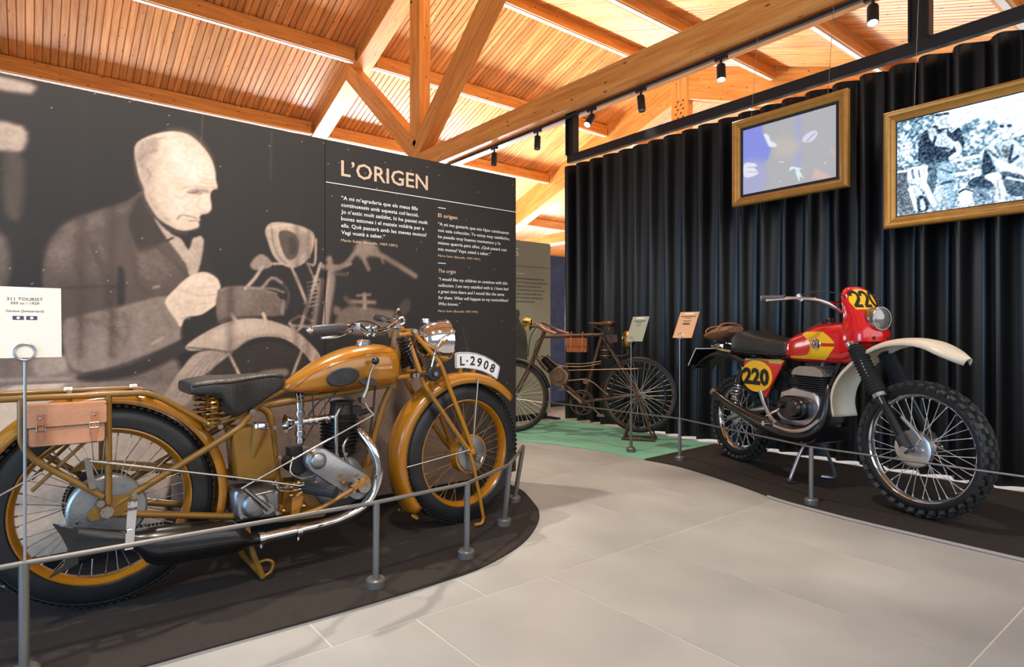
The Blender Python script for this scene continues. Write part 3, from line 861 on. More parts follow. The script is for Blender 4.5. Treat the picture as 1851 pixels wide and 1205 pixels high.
def truss(xf, rdrop, rh, post_w=0.29):
    # doubled chord, doubled rafters, king post and two struts; xf = face nearest the visitor
    xs = (xf+0.055, xf+0.255)
    for s in (1, -1):
        ye = RIDGE_Y + s*HALF
        beam('rafter', (xf+0.155, RIDGE_Y-s*rh*0.18, under(RIDGE_Y)-rdrop+SLOPE*rh*0.18), (xf+0.155, ye, under(ye)-rdrop), 0.31, rh, M['beam'], ceiling)
    for x in xs:
        beam('chord', (x, -0.5, 3.30), (x, 16.2, 3.30), 0.11, 0.255, M['beam'], ceiling)
    xm = xf + 0.085
    kp = beam('king_post', (xm, RIDGE_Y, 3.32), (xm, RIDGE_Y, RIDGE_Z+0.1), 0.18, post_w, M['beam'], ceiling, side=(1, 0, 0))
    kp.location.y += post_w/2 if kp.matrix_local.col[2][1] < 0 else -post_w/2
    for s in (1, -1):
        ye = RIDGE_Y + s*2.52
        st = beam('strut', (xm, RIDGE_Y + s*0.12, 3.52), (xm, ye, under(ye)-rdrop+0.06), 0.19, 0.28, M['beam'], ceiling, side=(1, 0, 0))
    bm = G()
    for r in range(6):
        for q in range(2):
            z = RIDGE_Z - rdrop - 0.06 - r*0.085; y = RIDGE_Y - 0.07 + q*0.13 + (0.03 if r % 2 else -0.02)
            bm.lathe([(0.0, -0.012), (0.02, -0.012), (0.02, 0.0), (0.026, 0.0), (0.026, 0.004)], (xf-0.002, y, z), (1, 0, 0), 8)
    o = bm.build('bolt_group', M['bolt'], ceiling, smooth=0); o['kind'] = 'stuff'
truss(4.42, 0.0, 0.24)
truss(10.75, 0.42, 0.64, 0.42)
truss(-1.45, 0.0, 0.24)

# ---- lighting track in the slot of the chord
tr = G(); tr.box((4.575, 3.4, 3.285), (0.035, 7.6, 0.03))
track = tr.build('lighting_track', mat('track_grey', srgb(70, 74, 82), 0.3, metal=0.6), None, smooth=0)
tag(track, 'thin grey lighting track running along underside of the timber beam', 'track')

def spotlight(y, aim, label, power=60, lit=True, x=4.575, z=3.27, cone=62, blend=0.6):
    base = Vector((x, y, z))
    t = empty('track_spotlight', None, base)
    tag(t, label, 'spotlight', 'black track spotlights under the timber beam')
    d = (Vector(aim) - (base + Vector((0, 0, -0.1)))).normalized()
    g = G(); g.box((0, 0, -0.012), (0.034, 0.11, 0.024)); g.cyl((0, 0, -0.02), (0, 0, -0.075), 0.011, n=10)
    g.build('adapter', M['steel_black'], t)
    c = Vector((0, 0, -0.085))
    a, b = c - d*0.02, c + d*0.135
    bd = G(); bd.lathe([(0.0, 0), (0.034, 0), (0.037, 0.006), (0.037, 0.15), (0.033, 0.155), (0.031, 0.145)], a, d, 20)
    body = bd.build('barrel', M['steel_black'], t)
    G().lathe([(0.0, 0), (0.0315, 0)], a + d*0.146, d, 20).build('lens', M['bulb'] if lit else M['glass'], t)
    if power:
        l = bpy.data.lights.new('spot_beam', 'SPOT'); l.energy = power; l.spot_size = math.radians(cone); l.spot_blend = blend
        l.shadow_soft_size = 0.035; l.color = (1.0, 0.91, 0.79)
        lo = link('spot_beam', l, t); lo.location = b + d*0.03
        lo.rotation_euler = d.to_track_quat('-Z', 'Y').to_euler()
    return t
spotlight(6.13, (4.3, 6.0, 0), 'black track spotlight farthest along the beam, just above the panel edge', 40, False)
spotlight(5.30, (4.2, 5.0, 0.0), 'black track spotlight pointing straight down, second from the panel', 50, False)
spotlight(4.44, (2.2, 4.0, 0.3), 'black track spotlight with glowing lens beside the short upright', 90)
spotlight(3.79, (4.2, 3.2, 0.2), 'black track spotlight turned away, above the left of the curtain', 14, False)
spotlight(2.93, (3.7, 2.3, 0.3), 'black track spotlight with glowing lens above the first gilt frame', 16)
spotlight(1.75, (3.4, 1.3, 0.3), 'black track spotlight nearest the visitor, tilted at the red motorcycle', 18)

# ---- curtain rail, uprights, curtain
rail = G(); rail.box((4.64, 2.2, 2.845), (0.06, 5.3, 0.085))
tag(rail.build('curtain_rail', M['steel_black'], None, smooth=0, bevel=0.003), 'long black steel rail carrying the black curtain', 'curtain rail')
for y, lab in ((4.79, 'short black steel upright holding far end of the curtain rail'), (1.48, 'black steel upright holding the curtain rail between the gilt frames')):
    u = empty('rail_upright', None, (4.63, y, 2.885)); tag(u, lab, 'upright', 'rail uprights')
    G().box((0.01, 0, 0.24), (0.05, 0.10, 0.48)).build('web', M['steel_black'], u, smooth=0)
    for s in (-1, 1): G().box((0.0, s*0.055, 0.24), (0.085, 0.012, 0.48)).build('flange', M['steel_black'], u, smooth=0)

def make_curtain():
    ys = np.arange(-0.45, 4.86, 0.0075); zs = np.array([0.012, 0.2, 0.5, 0.9, 1.3, 1.7, 2.0, 2.3, 2.5, 2.62, 2.70, 2.74, 2.765, 2.785])
    rng = np.random.default_rng(5)
    knots = np.arange(-0.6, 5.1, 0.19); ph = rng.normal(0, 0.45, len(knots)); am = 1 + rng.normal(0, 0.16, len(knots)); dr = rng.normal(0, 0.8, len(knots))
    p = np.interp(ys, knots, ph); a = np.interp(ys, knots, am); q = np.interp(ys, knots, dr)
    vs = []
    for z in zs:
        k = 1 - z/2.785
        t = 2*math.pi*ys/0.188 + p*(0.25+0.75*k) + q*k*k
        x = 4.665 + 0.062*a*(1-0.25*k)*(np.sin(t) + 0.22*np.sin(2*t+0.9) + 0.10*k*np.sin(0.37*t+2))
        zz = np.full_like(ys, z)
        if z > 2.6: zz = zz - 0.036*(0.5+0.5*np.cos(t+0.9))**2*((z-2.6)/0.185)
        vs += list(zip(x, ys, zz))
    n = len(ys); g = G()
    fs = [(j*n+i, j*n+i+1, (j+1)*n+i+1, (j+1)*n+i) for j in range(len(zs)-1) for i in range(n-1)]
    g.add(vs, fs)
    o = g.build('curtain', M['curtain'], None, smooth=180)
    return tag(o, 'floor length black pleated curtain hanging from the black rail', 'curtain')
make_curtain()

# ---- carpets on the floor
def carpet(name, pts, z, m, label, thick=0.006):
    g = G(); g.prism([(p[0], p[1]) for p in pts], (0, 0, z-thick/2), (1, 0, 0), (0, 1, 0), thick)
    return tag(g.build(name, m, None, smooth=0), label, 'carpet')
front = [(-1.6, 2.02), (-0.6, 2.0), (0.3, 1.985), (0.8, 1.963), (1.223, 1.966), (1.451, 1.995), (1.721, 2.10), (1.943, 2.257), (2.10, 2.42), (2.21, 2.612), (2.30, 2.80), (2.33, 2.95)]
sm = [(p.x, p.y) for p in catmull([(a, b, 0) for a, b in front], 5)]
carpet('display_carpet', sm + [(2.33, 3.10), (-1.6, 3.10)], 0.006, M['carpet_black'], 'charcoal carpet with rounded end under the mustard motorcycle')
edge = [(3.583, 2.934), (3.58, 2.60), (3.44, 2.10), (3.31, 1.763), (3.255, 1.45), (3.235, 1.18), (3.225, 0.66), (3.22, 0.0), (3.22, -0.6)]
se = [(p.x, p.y) for p in catmull([(a, b, 0) for a, b in edge], 5)]
carpet('display_carpet', se + [(4.575, -0.6), (4.575, 0.9), (4.57, 2.42), (4.56, 2.97)], 0.008, M['carpet_black'], 'charcoal carpet under the red enduro motorcycle beside the black curtain', 0.008)
eg = G(); eg.tube([(p[0]-0.012, p[1], 0.004) for p in se[14:]], 0.010, 4)
tag(eg.build('carpet_trim', M['carpet_edge'], None), 'thin grey edging strip along the charcoal carpet by the red motorcycle', 'edging')
carpet('display_carpet', [(3.583, 2.945), (4.54, 2.985), (4.57, 4.0), (4.54, 4.86), (3.2, 4.86), (3.3, 4.2), (3.48, 3.82), (3.56, 3.4)], 0.006, M['carpet_green'], 'mint green carpet under the old motorised bicycle')

# ================================================================== EXHIBITION PANELS
SEPIA = np.array([[0.0, 0.004, 0.0034, 0.003], [0.1, 0.015, 0.011, 0.0085], [0.3, 0.11, 0.070, 0.050], [0.5, 0.35, 0.245, 0.185], [0.8, 0.78, 0.56, 0.39], [1.0, 0.90, 0.78, 0.66]])
def sepia(v):
    return np.stack([np.interp(v, SEPIA[:, 0], SEPIA[:, i]) for i in (1, 2, 3)], -1)

def wall_painter(x0):
    def f(U, V, shape):
        img = np.full(shape + (3,), 0.085)
        Ux = U + x0*1000; Vz = V + 75
        img += (np.clip((150-Ux)/700, 0, 1)*0.06)[..., None]  # glare haze painted into the print toward its left edge
        paint(img, Ux, Vz, [(k, p, v, b*1.1+1, o, w) for k, p, v, b, o, w in PRINT_SHAPES])
        v = img[..., 0]
        n = value_noise(shape, (shape[0]//2, shape[1]//2), 3)-0.5
        n2 = value_noise(shape, (14, 10), 4)-0.5; n4 = value_noise(shape, (shape[0]//5, shape[1]//5), 6)-0.5
        v = v*(1 + 0.13*n + 0.22*n2 + 0.08*n4)
        specks = np.random.default_rng(9).random(shape) > 0.9993
        v = np.where(specks, np.maximum(v, 0.5), v)
        return sepia(np.clip(v, 0, 1))
    return f

PY = 2.985
wall = empty('display_wall', None, (0.2, 3.03, 0)); tag(wall, 'dark display wall printed with a photograph of a man by a motorcycle and L’ORIGEN lettering', 'display wall')
inv = Matrix.Translation((-0.2, -3.03, 0))
def inwall(o): o.matrix_local = inv; return o
PRINT = vcol('photo_print', rough=0.6)
for nm, x0, x1, lab in (('photo_panel', -0.9, 1.1645, 'sepia photograph of a balding man in a dark coat bending over a motorcycle'), ('text_panel', 1.1675, 2.398, 'black panel with beige and white lettering')):
    p = inwall(G().box(((x0+x1)/2, 3.028, 0.9965), (x1-x0, 0.08, 1.843)).build(nm, M['panel_dark'], wall, smooth=0)); p['label'] = lab
    pic = picture('printed_photograph', (x0, PY+0.001, 0.075), (1, 0, 0), (0, 0, 1), x1-x0, 1.843, 0.005, wall_painter(x0), PRINT, p)
inwall(G().box((0.75, 3.05, 0.04), (3.25, 0.06, 0.07)).build('plinth', M['steel_black'], wall, smooth=0))
X, Z = (1, 0, 0), (0, 0, 1)
TY_ = PY - 0.0005
def wt(name, lines, x, z, cap, w, m, **k):
    return inwall(lettering(name, lines, (x, TY_, z), X, Z, cap, w, m, wall, **k))
wt('title_lettering', 'L’ORIGEN', 1.249, 1.748, 0.079, 0.51, M['text_beige'], bold=0.012)
inwall(G().box((1.783, PY-0.0008, 1.703), (1.228, 0.0016, 0.004)).build('rule_line', M['text_white'], wall, smooth=0))
wt('catalan_text', ['“A mi m’agradaria que els meus fills', 'continuessin amb aquesta col·lecció.', 'Jo n’estic molt satisfet, hi he passat molt', 'bones estones i el mateix voldria per a', 'ells. Què passarà amb les meves motos?', 'Vagi vostè a saber.”'], 1.249, 1.625, 0.0195, 0.508, M['text_white'], bold=0.012, pitch=0.0352)
wt('catalan_credit', 'Mario Soler (Bassella, 1907-1991)', 1.249, 1.411, 0.0135, 0.32, M['text_beige'], bold=0.008)
for z in (1.6585, 1.3425):
    inwall(G().box((1.852, PY-0.0008, z), (0.052, 0.0016, 0.004)).build('short_rule', M['text_white'], wall, smooth=0))
wt('spanish_heading', 'El origen', 1.826, 1.605, 0.021, 0.131, M['text_beige'], bold=0.015)
wt('spanish_text', ['“A mí me gustaría que mis hijos continuaran', 'con esta colección. Yo estoy muy satisfecho,', 'he pasado muy buenos momentos y lo', 'mismo querría para ellos. ¿Qué pasará con', 'mis motos? Vaya usted a saber.”'], 1.826, 1.557, 0.018, 0.519, M['text_white'], bold=0.006, pitch=0.0358)
wt('spanish_credit', 'Mario Soler (Bassella, 1907-1991)', 1.826, 1.379, 0.012, 0.295, M['text_beige'])
wt('english_heading', 'The origin', 1.826, 1.289, 0.020, 0.119, M['text_beige'], bold=0.006, shear=0.15)
wt('english_text', ['“I would like my children to continue with this', 'collection. I am very satisfied with it, I have had', 'a great time there and I would like the same', 'for them. What will happen to my motorbikes?', 'Who knows.”'], 1.826, 1.243, 0.018, 0.507, M['text_white'], bold=0.004, pitch=0.0354, shear=0.2)
wt('english_credit', 'Mario Soler (Bassella, 1907-1991)', 1.826, 1.063, 0.012, 0.278, M['text_beige'], shear=0.2)

# ---- sage panel behind the mustard motorcycle
sp = empty('freestanding_display', None, (3.9, 5.03, 0)); tag(sp, 'sage green text panel behind the old bicycle', 'panel')
G().box((-0.05, 0, 1.0), (1.3, 0.07, 1.85)).build('board', M['sage'], sp, smooth=0)
G().box((-0.05, 0.02, 0.04), (1.26, 0.05, 0.07)).build('plinth', M['steel_black'], sp, smooth=0)
G().box((0.62, 0, 0.012), (0.05, 0.3, 0.02)).build('foot', M['steel_black'], sp, smooth=0)
G().box((-0.05, -0.0355, 1.655), (1.3, 0.001, 0.004)).build('rule_line', M['text_dark'], sp, smooth=0)
lettering('title_letter', 'S', (0.09, -0.0355, 1.755), X, Z, 0.085, 0.06, M['text_white'], sp, bold=0.012)
G().box((0.15, -0.0358, 1.575), (0.17, 0.001, 0.006)).build('short_rule', M['text_white'], sp, smooth=0)
lettering('english_text', ['The motorcycle is an European invention from', 'the end of the 19th century. It comes with the idea', 'of having an engine, first of steam and then', 'combustion, to a bicycle frame. The motorcycle', 'opens a new path to personal mobility and it', 'means the birth of an artifact combining both', 'sociability and passion like very few'], (-0.02, -0.0355, 1.515), X, Z, 0.02, 0.57, M['text_dark'], sp, bold=0.004, pitch=0.0405)
# printed figure on the panel
g = G()
g.prism([(-.02, .60), (.26, .60), (.275, .80), (.25, .95), (.21, 1.02), (.17, 1.06), (.15, 1.10), (.165, 1.15), (.15, 1.19), (.10, 1.195), (.06, 1.14), (.03, 1.06), (-.02, 1.0)], (0, -0.0357, 0), X, Z, 0.001)
g.build('printed_figure', mat('figure_print', srgb(78, 76, 66), 0.6, var=0.35, vscale=14), sp, smooth=0)
g = G(); g.prism([(-.02, 1.01), (.05, 1.07), (.11, 1.03), (.06, .99)], (0, -0.0366, 0), X, Z, 0.001)
g.build('printed_collar', mat('collar_print', srgb(186, 184, 168), 0.6), sp, smooth=0)

bp = empty('freestanding_display', None, (5.35, 5.75, 0)); tag(bp, 'narrow blue printed panel seen between sage panel and curtain', 'panel')
G().box((0, 0, 1.0), (0.95, 0.06, 1.85)).build('board', M['blue_panel'], bp, smooth=0)
G().box((0, 0.02, 0.04), (0.9, 0.05, 0.07)).build('plinth', M['steel_black'], bp, smooth=0)

# ================================================================== GILT FRAMES WITH SCREENS
def screen_one(U, V, shape):
    img = np.zeros(shape + (3,)) + np.array([0.66, 0.665, 0.665])
    paint(img, U, V, SCREEN_ONE)
    return img**2.2
def screen_two(U, V, shape):
    n = value_noise(shape, (shape[0]//3, shape[1]//3), 21); n2 = value_noise(shape, (12, 16), 22)
    t = np.clip((n*0.8 + n2*0.5 - 0.45)*2.4, 0, 1)[..., None]
    img = np.array([0.30, 0.44, 0.52])*(1-t) + np.array([0.88, 0.93, 0.95])*t
    fade = np.clip((330-V)/330, 0, 1)[..., None]*0.35
    img = img*(1-fade) + np.array([0.45, 0.52, 0.57])*fade
    paint(img, U, V, SCREEN_TWO)
    n3 = value_noise(shape, (shape[0]//2, shape[1]//2), 23)[..., None]
    n5 = value_noise(shape, (shape[0], shape[1]//2), 25)[..., None]
    img = img + (n3-0.5)*0.42 + (n5-0.5)*0.22
    return np.clip(img, 0, 1)**2.2
def gilt_frame(y0, y1, z0, z1, x, painter, label, step, wires, emit, bw):
    w, h = y1-y0, z1-z0
    t = empty('picture_frame', None, (x, (y0+y1)/2, z0)); tag(t, label, 'picture frame', 'gilt framed screens hung before the curtain')
    prof = [(0, 0.045), (0, 0.010), (0.006, 0.0), (0.018, -0.006), (0.030, -0.002), (0.040, 0.010), (0.046, 0.008), (0.052, 0.014), (bw-0.004, 0.020), (bw, 0.030)]
    g = G(); rings = []
    for ins, dx in prof:
        a, b = w/2-ins, ins
        rings.append([Vector((dx, a, b)), Vector((dx, -a, b)), Vector((dx, -a, h-b)), Vector((dx, a, h-b))])
    g.loft(rings, caps=False); g.build('gilt_moulding', M['gold'], t, smooth=30)
    G().box((0.046, 0, h/2), (0.03, w-0.02, h-0.02)).build('back_panel', M['bezel'], t, smooth=0)
    bz = 0.018 if emit < 1 else 0.004
    fr = G(); rr = []
    for ins, dx in ((bw-0.002, 0.024), (bw+bz, 0.026), (bw+bz, 0.029)):
        a, b = w/2-ins, ins
        rr.append([Vector((dx, a, b)), Vector((dx, -a, b)), Vector((dx, -a, h-b)), Vector((dx, a, h-b))])
    fr.loft(rr, caps=False).build('bezel', M['bezel'], t, smooth=0)
    i = bw+bz
    picture('lit_screen', (0.028, w/2-i, i), (0, -1, 0), (0, 0, 1), w-2*i, h-2*i, step, painter, vcol('screen_glow', 0.25, emit), t)
    for yy in wires:
        G().cyl((0.02, yy-(y0+y1)/2, h-0.01), (0.12, yy-(y0+y1)/2, 3.30-z0), 0.0018, n=5).build('hanging_wire', M['wire'], t)
    return t
gilt_frame(1.791, 2.645, 1.922, 2.580, 4.27, screen_one, 'gilt frame around a dim grey screen, nearer the corner of the curtain', 0.004, (2.49, 1.925), 0.6, 0.065)
gilt_frame(0.48, 1.576, 1.606, 2.345, 4.27, screen_two, 'gilt frame around a bright screen showing two people with motorcycles', 0.004, (1.405, 0.65), 1.0, 0.070)

# ================================================================== LOW BARRIERS AND SIGNS
def barrier(name, label, posts, tops, path, r_rail, base_r, z0=0.006):
    t = empty(name, None, (posts[0][0], posts[0][1], z0)); tag(t, label, 'barrier')
    o0 = Vector((posts[0][0], posts[0][1], z0))
    for (x, y), tp in zip(posts, tops):
        b = Vector((x, y, z0)) - o0; tp = vec(tp) - o0
        po = G().cyl(b + Vector((0, 0, 0.005)), tp, 0.0125, n=14).build('post', M['grey_steel'], t)
        G().lathe([(0.0, 0.032), (base_r-0.006, 0.032), (base_r, 0.026), (base_r, 0.0), (0, 0)], b, (0, 0, 1), 24).build('base', M['grey_steel'], po)
    for a, b in zip(path[:-1], path[1:]):
        G().tube([vec(a)-o0, vec(b)-o0], r_rail, 10).build('rail', M['grey_steel'], t)
    return t
LT = [(-0.012, 2.112, .318), (1.004, 2.073, .316), (1.433, 2.108, .314), (1.808, 2.30, .310), (2.150, 2.612, .315)]
barrier('low_barrier', 'low grey steel barrier curving around the mustard motorcycle', [(-0.012, 2.112), (1.003, 2.077), (1.431, 2.112), (1.818, 2.356), (2.112, 2.644)], LT, [(-0.9, 2.11, .318)] + LT, 0.008, 0.036)
RT = [(3.725, 3.185, .315), (3.745, 2.740, .315), (3.372, 1.602, .315), (3.41, 0.45, .315)]
barrier('low_barrier', 'low grey barrier with thin rail in front of red motorcycle and bicycle', [(3.725, 3.185), (3.740, 2.737), (3.345, 1.590), (3.41, 0.45)], RT, [(3.70, 4.15, .315)] + RT, 0.0055, 0.036, 0.009)

def info_sign(base, face, tilt, w, h, m, label, header, rows, rod_top, icons=0, dxy=(0, 0)):
    """card on a rod; face = direction the card looks (unit xy), tilt leans it back"""
    t = empty('info_sign', None, base); tag(t, label, 'sign', 'cards on rods along the barriers')
    f = Vector((face[0], face[1], 0)).normalized(); u = Vector((0, 0, 1)).cross(f)
    up = (Vector((0, 0, 1))*math.cos(tilt) - f*math.sin(tilt)).normalized()
    G().cyl((0, 0, 0), (0, 0, rod_top), 0.004, n=10).build('rod', M['wire'], t)
    rc = Vector((0, 0, rod_top)) + up*0.024
    G().torus(rc + f*0.006, f*math.cos(tilt)+Vector((0, 0, 1))*math.sin(tilt), 0.0225, 0.0035, 24, 8).build('ring_clip', M['wire'], t)
    G().torus(rc - f*0.004, f*math.cos(tilt)+Vector((0, 0, 1))*math.sin(tilt), 0.0225, 0.0035, 24, 8).build('ring_clip', M['wire'], t)
    c0 = Vector((0, 0, rod_top + 0.008)) + u*dxy[0]
    card = G(); card.prism([(-w/2, 0), (w/2, 0), (w/2, h), (-w/2, h)], c0, u, up, 0.003); cd = card.build('card', m, t, smooth=0)
    nrm = u.cross(up)
    def put(name, s, k, cap, wd, mm, bold=0.0):
        lettering(name, s, c0 + up*k + nrm*0.0016, u, up, cap, wd, mm, cd, bold=bold, align='c', lift=0.0004)
    if header: put('header_lettering', header[0], header[1], header[2], header[3], M['text_white'], 0.03)
    for i, (s, k, cap, wd) in enumerate(rows):
        if s: put('caption_lettering', s, k, cap, wd, M['text_dark'], 0.006)
        else:
            g = G(); g.prism([(-wd/2, k), (wd/2, k), (wd/2, k+cap), (-wd/2, k+cap)], c0 + nrm*0.0019, u, up, 0.0005); g.build('caption_line', M['text_white'] if i == 0 and not header else M['text_dark'], cd, smooth=0)
    for i in range(icons):
        x = (i-0.5)*0.029
        g = G(); g.prism([(x-0.012, h*0.53), (x+0.012, h*0.53), (x+0.012, h*0.585), (x-0.012, h*0.585)], c0 + nrm*0.0019, u, up, 0.0005)
        g.build('icon_tab', mat('navy_ink', srgb(44, 50, 74), 0.5), cd, smooth=0)
        g = G(); g.lathe([(0, 0), (0.0038, 0)], c0 + u*x + up*(h*0.5575) + nrm*0.0024, nrm, 12); g.build('icon_dot', M['text_white'], cd, smooth=0)
    return t
info_sign((-0.010, 2.112, 0.318), (0, -1), math.radians(14), 0.160, 0.200, M['cream'], 'large cream card on a rod in front of the tan leather bag',
          ('MOTOSACOCHE', 0.180, 0.0085, 0.145), [('311 TOURIST', 0.161, 0.0085, 0.078), ('350 cc / 1929', 0.150, 0.007, 0.062), ('Genève (Switzerland)', 0.128, 0.006, 0.082)], 0.548, 2)
info_sign((3.725, 3.185, 0.315), (-1, 0), math.radians(24), 0.165, 0.215, M['sage_card'], 'sage green card on a rod in front of the old bicycle', None,
          [('', 0.195, 0.010, 0.085), ('', 0.172, 0.006, 0.12), ('', 0.158, 0.004, 0.06), ('', 0.135, 0.004, 0.05)], 0.555, 0, (0.03, 0))
info_sign((3.745, 2.740, 0.315), (-1, 0), math.radians(27), 0.165, 0.215, M['peach_card'], 'peach coloured card on a rod between bicycle and red motorcycle', None,
          [('', 0.195, 0.010, 0.085), ('', 0.174, 0.006, 0.13), ('', 0.162, 0.004, 0.06), ('', 0.138, 0.004, 0.07), ('', 0.128, 0.003, 0.04), ('', 0.108, 0.012, 0.06)], 0.585, 0, (0.02, 0))
# little pale foot of a stand at the picture's left edge
cf = empty('caster_foot', None, (-0.06, 2.91, 0.006)); tag(cf, 'small pale round caster on the carpet at the foot of the display wall', 'caster')
G().lathe([(0.0, -0.012), (0.026, -0.012), (0.032, -0.006), (0.032, 0.006), (0.026, 0.012), (0, 0.012)], (0, 0, 0.032), (0, 1, 0), 20).build('roller', mat('pale_blue_plastic', srgb(170, 200, 226), 0.3), cf)
G().cyl((0, -0.02, 0.032), (0, 0.02, 0.032), 0.006, n=10).build('axle', M['chrome'], cf)
G().box((0, 0.0, 0.072), (0.05, 0.05, 0.012)).build('mount_plate', M['chrome'], cf)

# ================================================================== WHEELS
def wheel(parent, name, c, R, tw, rim_r, m_rim, m_tyre, n_spokes, hub_r, hub_w, m_hub, m_spoke, spoke_r=0.0016, steer=0.0, knobs=False, tread=True, rim_w=None, cross=0.6):
    """wheel standing in its local XZ plane; tw = tyre width"""
    t = empty(name, parent, c, steer)
    rim_w = rim_w or tw*0.72; rh = R - rim_r
    Ro = R - (0.018 if knobs else 0.0)
    # tyre section: a closed horseshoe from rim edge to rim edge
    prof = []
    for i in range(15):
        a = math.pi*(i/14)
        prof.append((rim_r + 0.004 + (Ro-rim_r-0.004)*math.sin(a)**0.75, -math.cos(a)*tw*0.5*(0.86 + 0.14*math.sin(a))))
    prof += [(rim_r-0.008, rim_w*0.40), (rim_r-0.008, -rim_w*0.40)]
    g = G(); g.lathe(prof, (0, 0, 0), (0, 1, 0), 72, closed=True)
    if tread and not knobs:
        for k in (-0.62, -0.42, 0.42, 0.62):
            rr = rim_r + 0.004 + (R-rim_r-0.004)*math.sqrt(max(0, 1-k*k))
            g.torus((0, k*tw*0.5, 0), (0, 1, 0), rr, 0.0025, 72, 5)
        for i in range(90):
            a = 2*math.pi*i/90
            rot = Matrix.Rotation(-a, 3, 'Y')
            for s in (-1, 1):
                g.box(rot @ Vector((R-0.005, s*tw*0.28, 0)), (0.007, tw*0.13, 0.012), rot)
    g.build('tyre', m_tyre, t, smooth=45)
    if knobs:
        kg = G(); n = 38
        for i in range(n):
            for row, (yy, rr, sx) in enumerate(((-0.44, R-0.026, 0.020), (-0.20, R-0.013, 0.018), (0.20, R-0.013, 0.018), (0.44, R-0.026, 0.020), (0.0, R-0.011, 0.016))):
                if row == 4 and i % 2: continue
                a = 2*math.pi*(i + (0.5 if row in (1, 2) else 0))/n
                rot = Matrix.Rotation(-a, 3, 'Y')
                tilt = Matrix.Rotation(yy*1.5, 3, 'Z')
                kg.box(rot @ Vector((rr, yy*tw, 0)), (0.022, tw*0.18, 2*math.pi*R/n*0.48), rot @ tilt)
        o = kg.build('tread_knobs', M['knob'], t, smooth=0); o['kind'] = 'stuff'
    w = rim_w/2
    rp = [(rim_r+0.006, -w), (rim_r+0.006, -w+0.004), (rim_r-0.004, -w+0.006), (rim_r-0.014, -w*0.45), (rim_r-0.016, 0), (rim_r-0.014, w*0.45), (rim_r-0.004, w-0.006), (rim_r+0.006, w-0.004), (rim_r+0.006, w),
          (rim_r-0.006, w+0.002), (rim_r-0.020, w*0.5), (rim_r-0.023, 0), (rim_r-0.020, -w*0.5), (rim_r-0.006, -w-0.002)]
    G().lathe(rp, (0, 0, 0), (0, 1, 0), 64, closed=True).build('rim', m_rim, t, smooth=50)
    hb = G(); hb.lathe([(0.0, -hub_w/2-0.02), (0.012, -hub_w/2-0.02), (0.014, -hub_w/2-0.004), (hub_r*0.9, -hub_w/2), (hub_r, -hub_w/2+0.006), (hub_r*0.72, -hub_w*0.28), (hub_r*0.72, hub_w*0.28), (hub_r, hub_w/2-0.006), (hub_r*0.9, hub_w/2), (0.014, hub_w/2+0.004), (0.012, hub_w/2+0.02), (0, hub_w/2+0.02)], (0, 0, 0), (0, 1, 0), 28)
    hb.build('hub', m_hub, t)
    sg = G()
    for i in range(n_spokes):
        a = 2*math.pi*i/n_spokes; s = 1 if i % 2 else -1
        off = cross*(1 if (i//2) % 2 else -1)
        p0 = Vector((hub_r*0.95*math.cos(a+off), s*hub_w*0.45, hub_r*0.95*math.sin(a+off)))
        p1 = Vector(((rim_r-0.016)*math.cos(a), s*rim_w*0.08, (rim_r-0.016)*math.sin(a)))
        sg.cyl(p0, p1, spoke_r, n=5, caps=False)
        d = (p0-p1).normalized(); sg.cyl(p1, p1+d*0.016, spoke_r*1.9, n=5)
    sp = sg.build('spoke_set', m_spoke, t); sp['kind'] = 'stuff'
    return t

def fender_arc(c, r, a0, a1, hw, crown, skirt, n=40):
    path = [Vector((c[0] + r*math.cos(math.radians(a0+(a1-a0)*i/n)), c[1], c[2] + r*math.sin(math.radians(a0+(a1-a0)*i/n)))) for i in range(n+1)]
    return path

def fender_section(hw, crown, skirt, k=10):
    s = [(-hw, -crown-skirt)]
    for i in range(k+1):
        a = math.pi*i/k
        s.append((-hw*math.cos(a), -crown + crown*math.sin(a)))
    s.append((hw, -crown-skirt))
    return s

# ================================================================== MUSTARD VINTAGE MOTORCYCLE (origin: ground below rear axle; x forward, -y toward the visitor)
mc = empty('vintage_motorcycle', None, (0.205, 2.53, 0.006)); tag(mc, 'mustard yellow vintage motorcycle with black sprung saddle and white front plate', 'motorcycle')
MU, MD = M['mustard'], M['mustard_dull']
WR = 0.345
rw = wheel(mc, 'rear_wheel', (0, 0, WR), WR, 0.092, 0.266, MU, M['tyre'], 40, 0.035, 0.09, M['alu'], M['nickel'])
G().lathe([(0, -0.006), (0.108, -0.006), (0.115, 0.0), (0.115, 0.045), (0.10, 0.05), (0, 0.05)], (0, -0.095, 0), (0, 1, 0), 40).build('brake_drum', M['alu'], rw)
sk = G(); sk.lathe([(0.085, 0.062), (0.11, 0.062), (0.11, 0.068), (0.085, 0.068)], (0, 0, 0), (0, 1, 0), 40, closed=True); sk.build('sprocket', M['black_iron'], rw)
bl = G()
for i in range(8):
    a = 2*math.pi*i/8 + 0.3
    bl.cyl((0.088*math.cos(a), -0.105, 0.088*math.sin(a)), (0.088*math.cos(a), -0.098, 0.088*math.sin(a)), 0.005, n=6)
bl.build('rivet_set', M['nickel'], rw)['kind'] = 'stuff'
fw = wheel(mc, 'front_wheel', (1.485, 0, WR), WR, 0.088, 0.264, MU, M['tyre'], 40, 0.032, 0.10, M['alu'], M['mustard_dull'], steer=math.radians(4))
G().lathe([(0, -0.004), (0.078, -0.004), (0.084, 0.0), (0.084, 0.02), (0, 0.02)], (0, -0.078, 0), (0, 1, 0), 36).build('brake_plate', M['alu'], fw)
G().lathe([(0.084, -0.002), (0.095, 0.0), (0.095, 0.05), (0.05, 0.055)], (0, -0.07, 0), (0, 1, 0), 36).build('brake_drum', MU, fw)
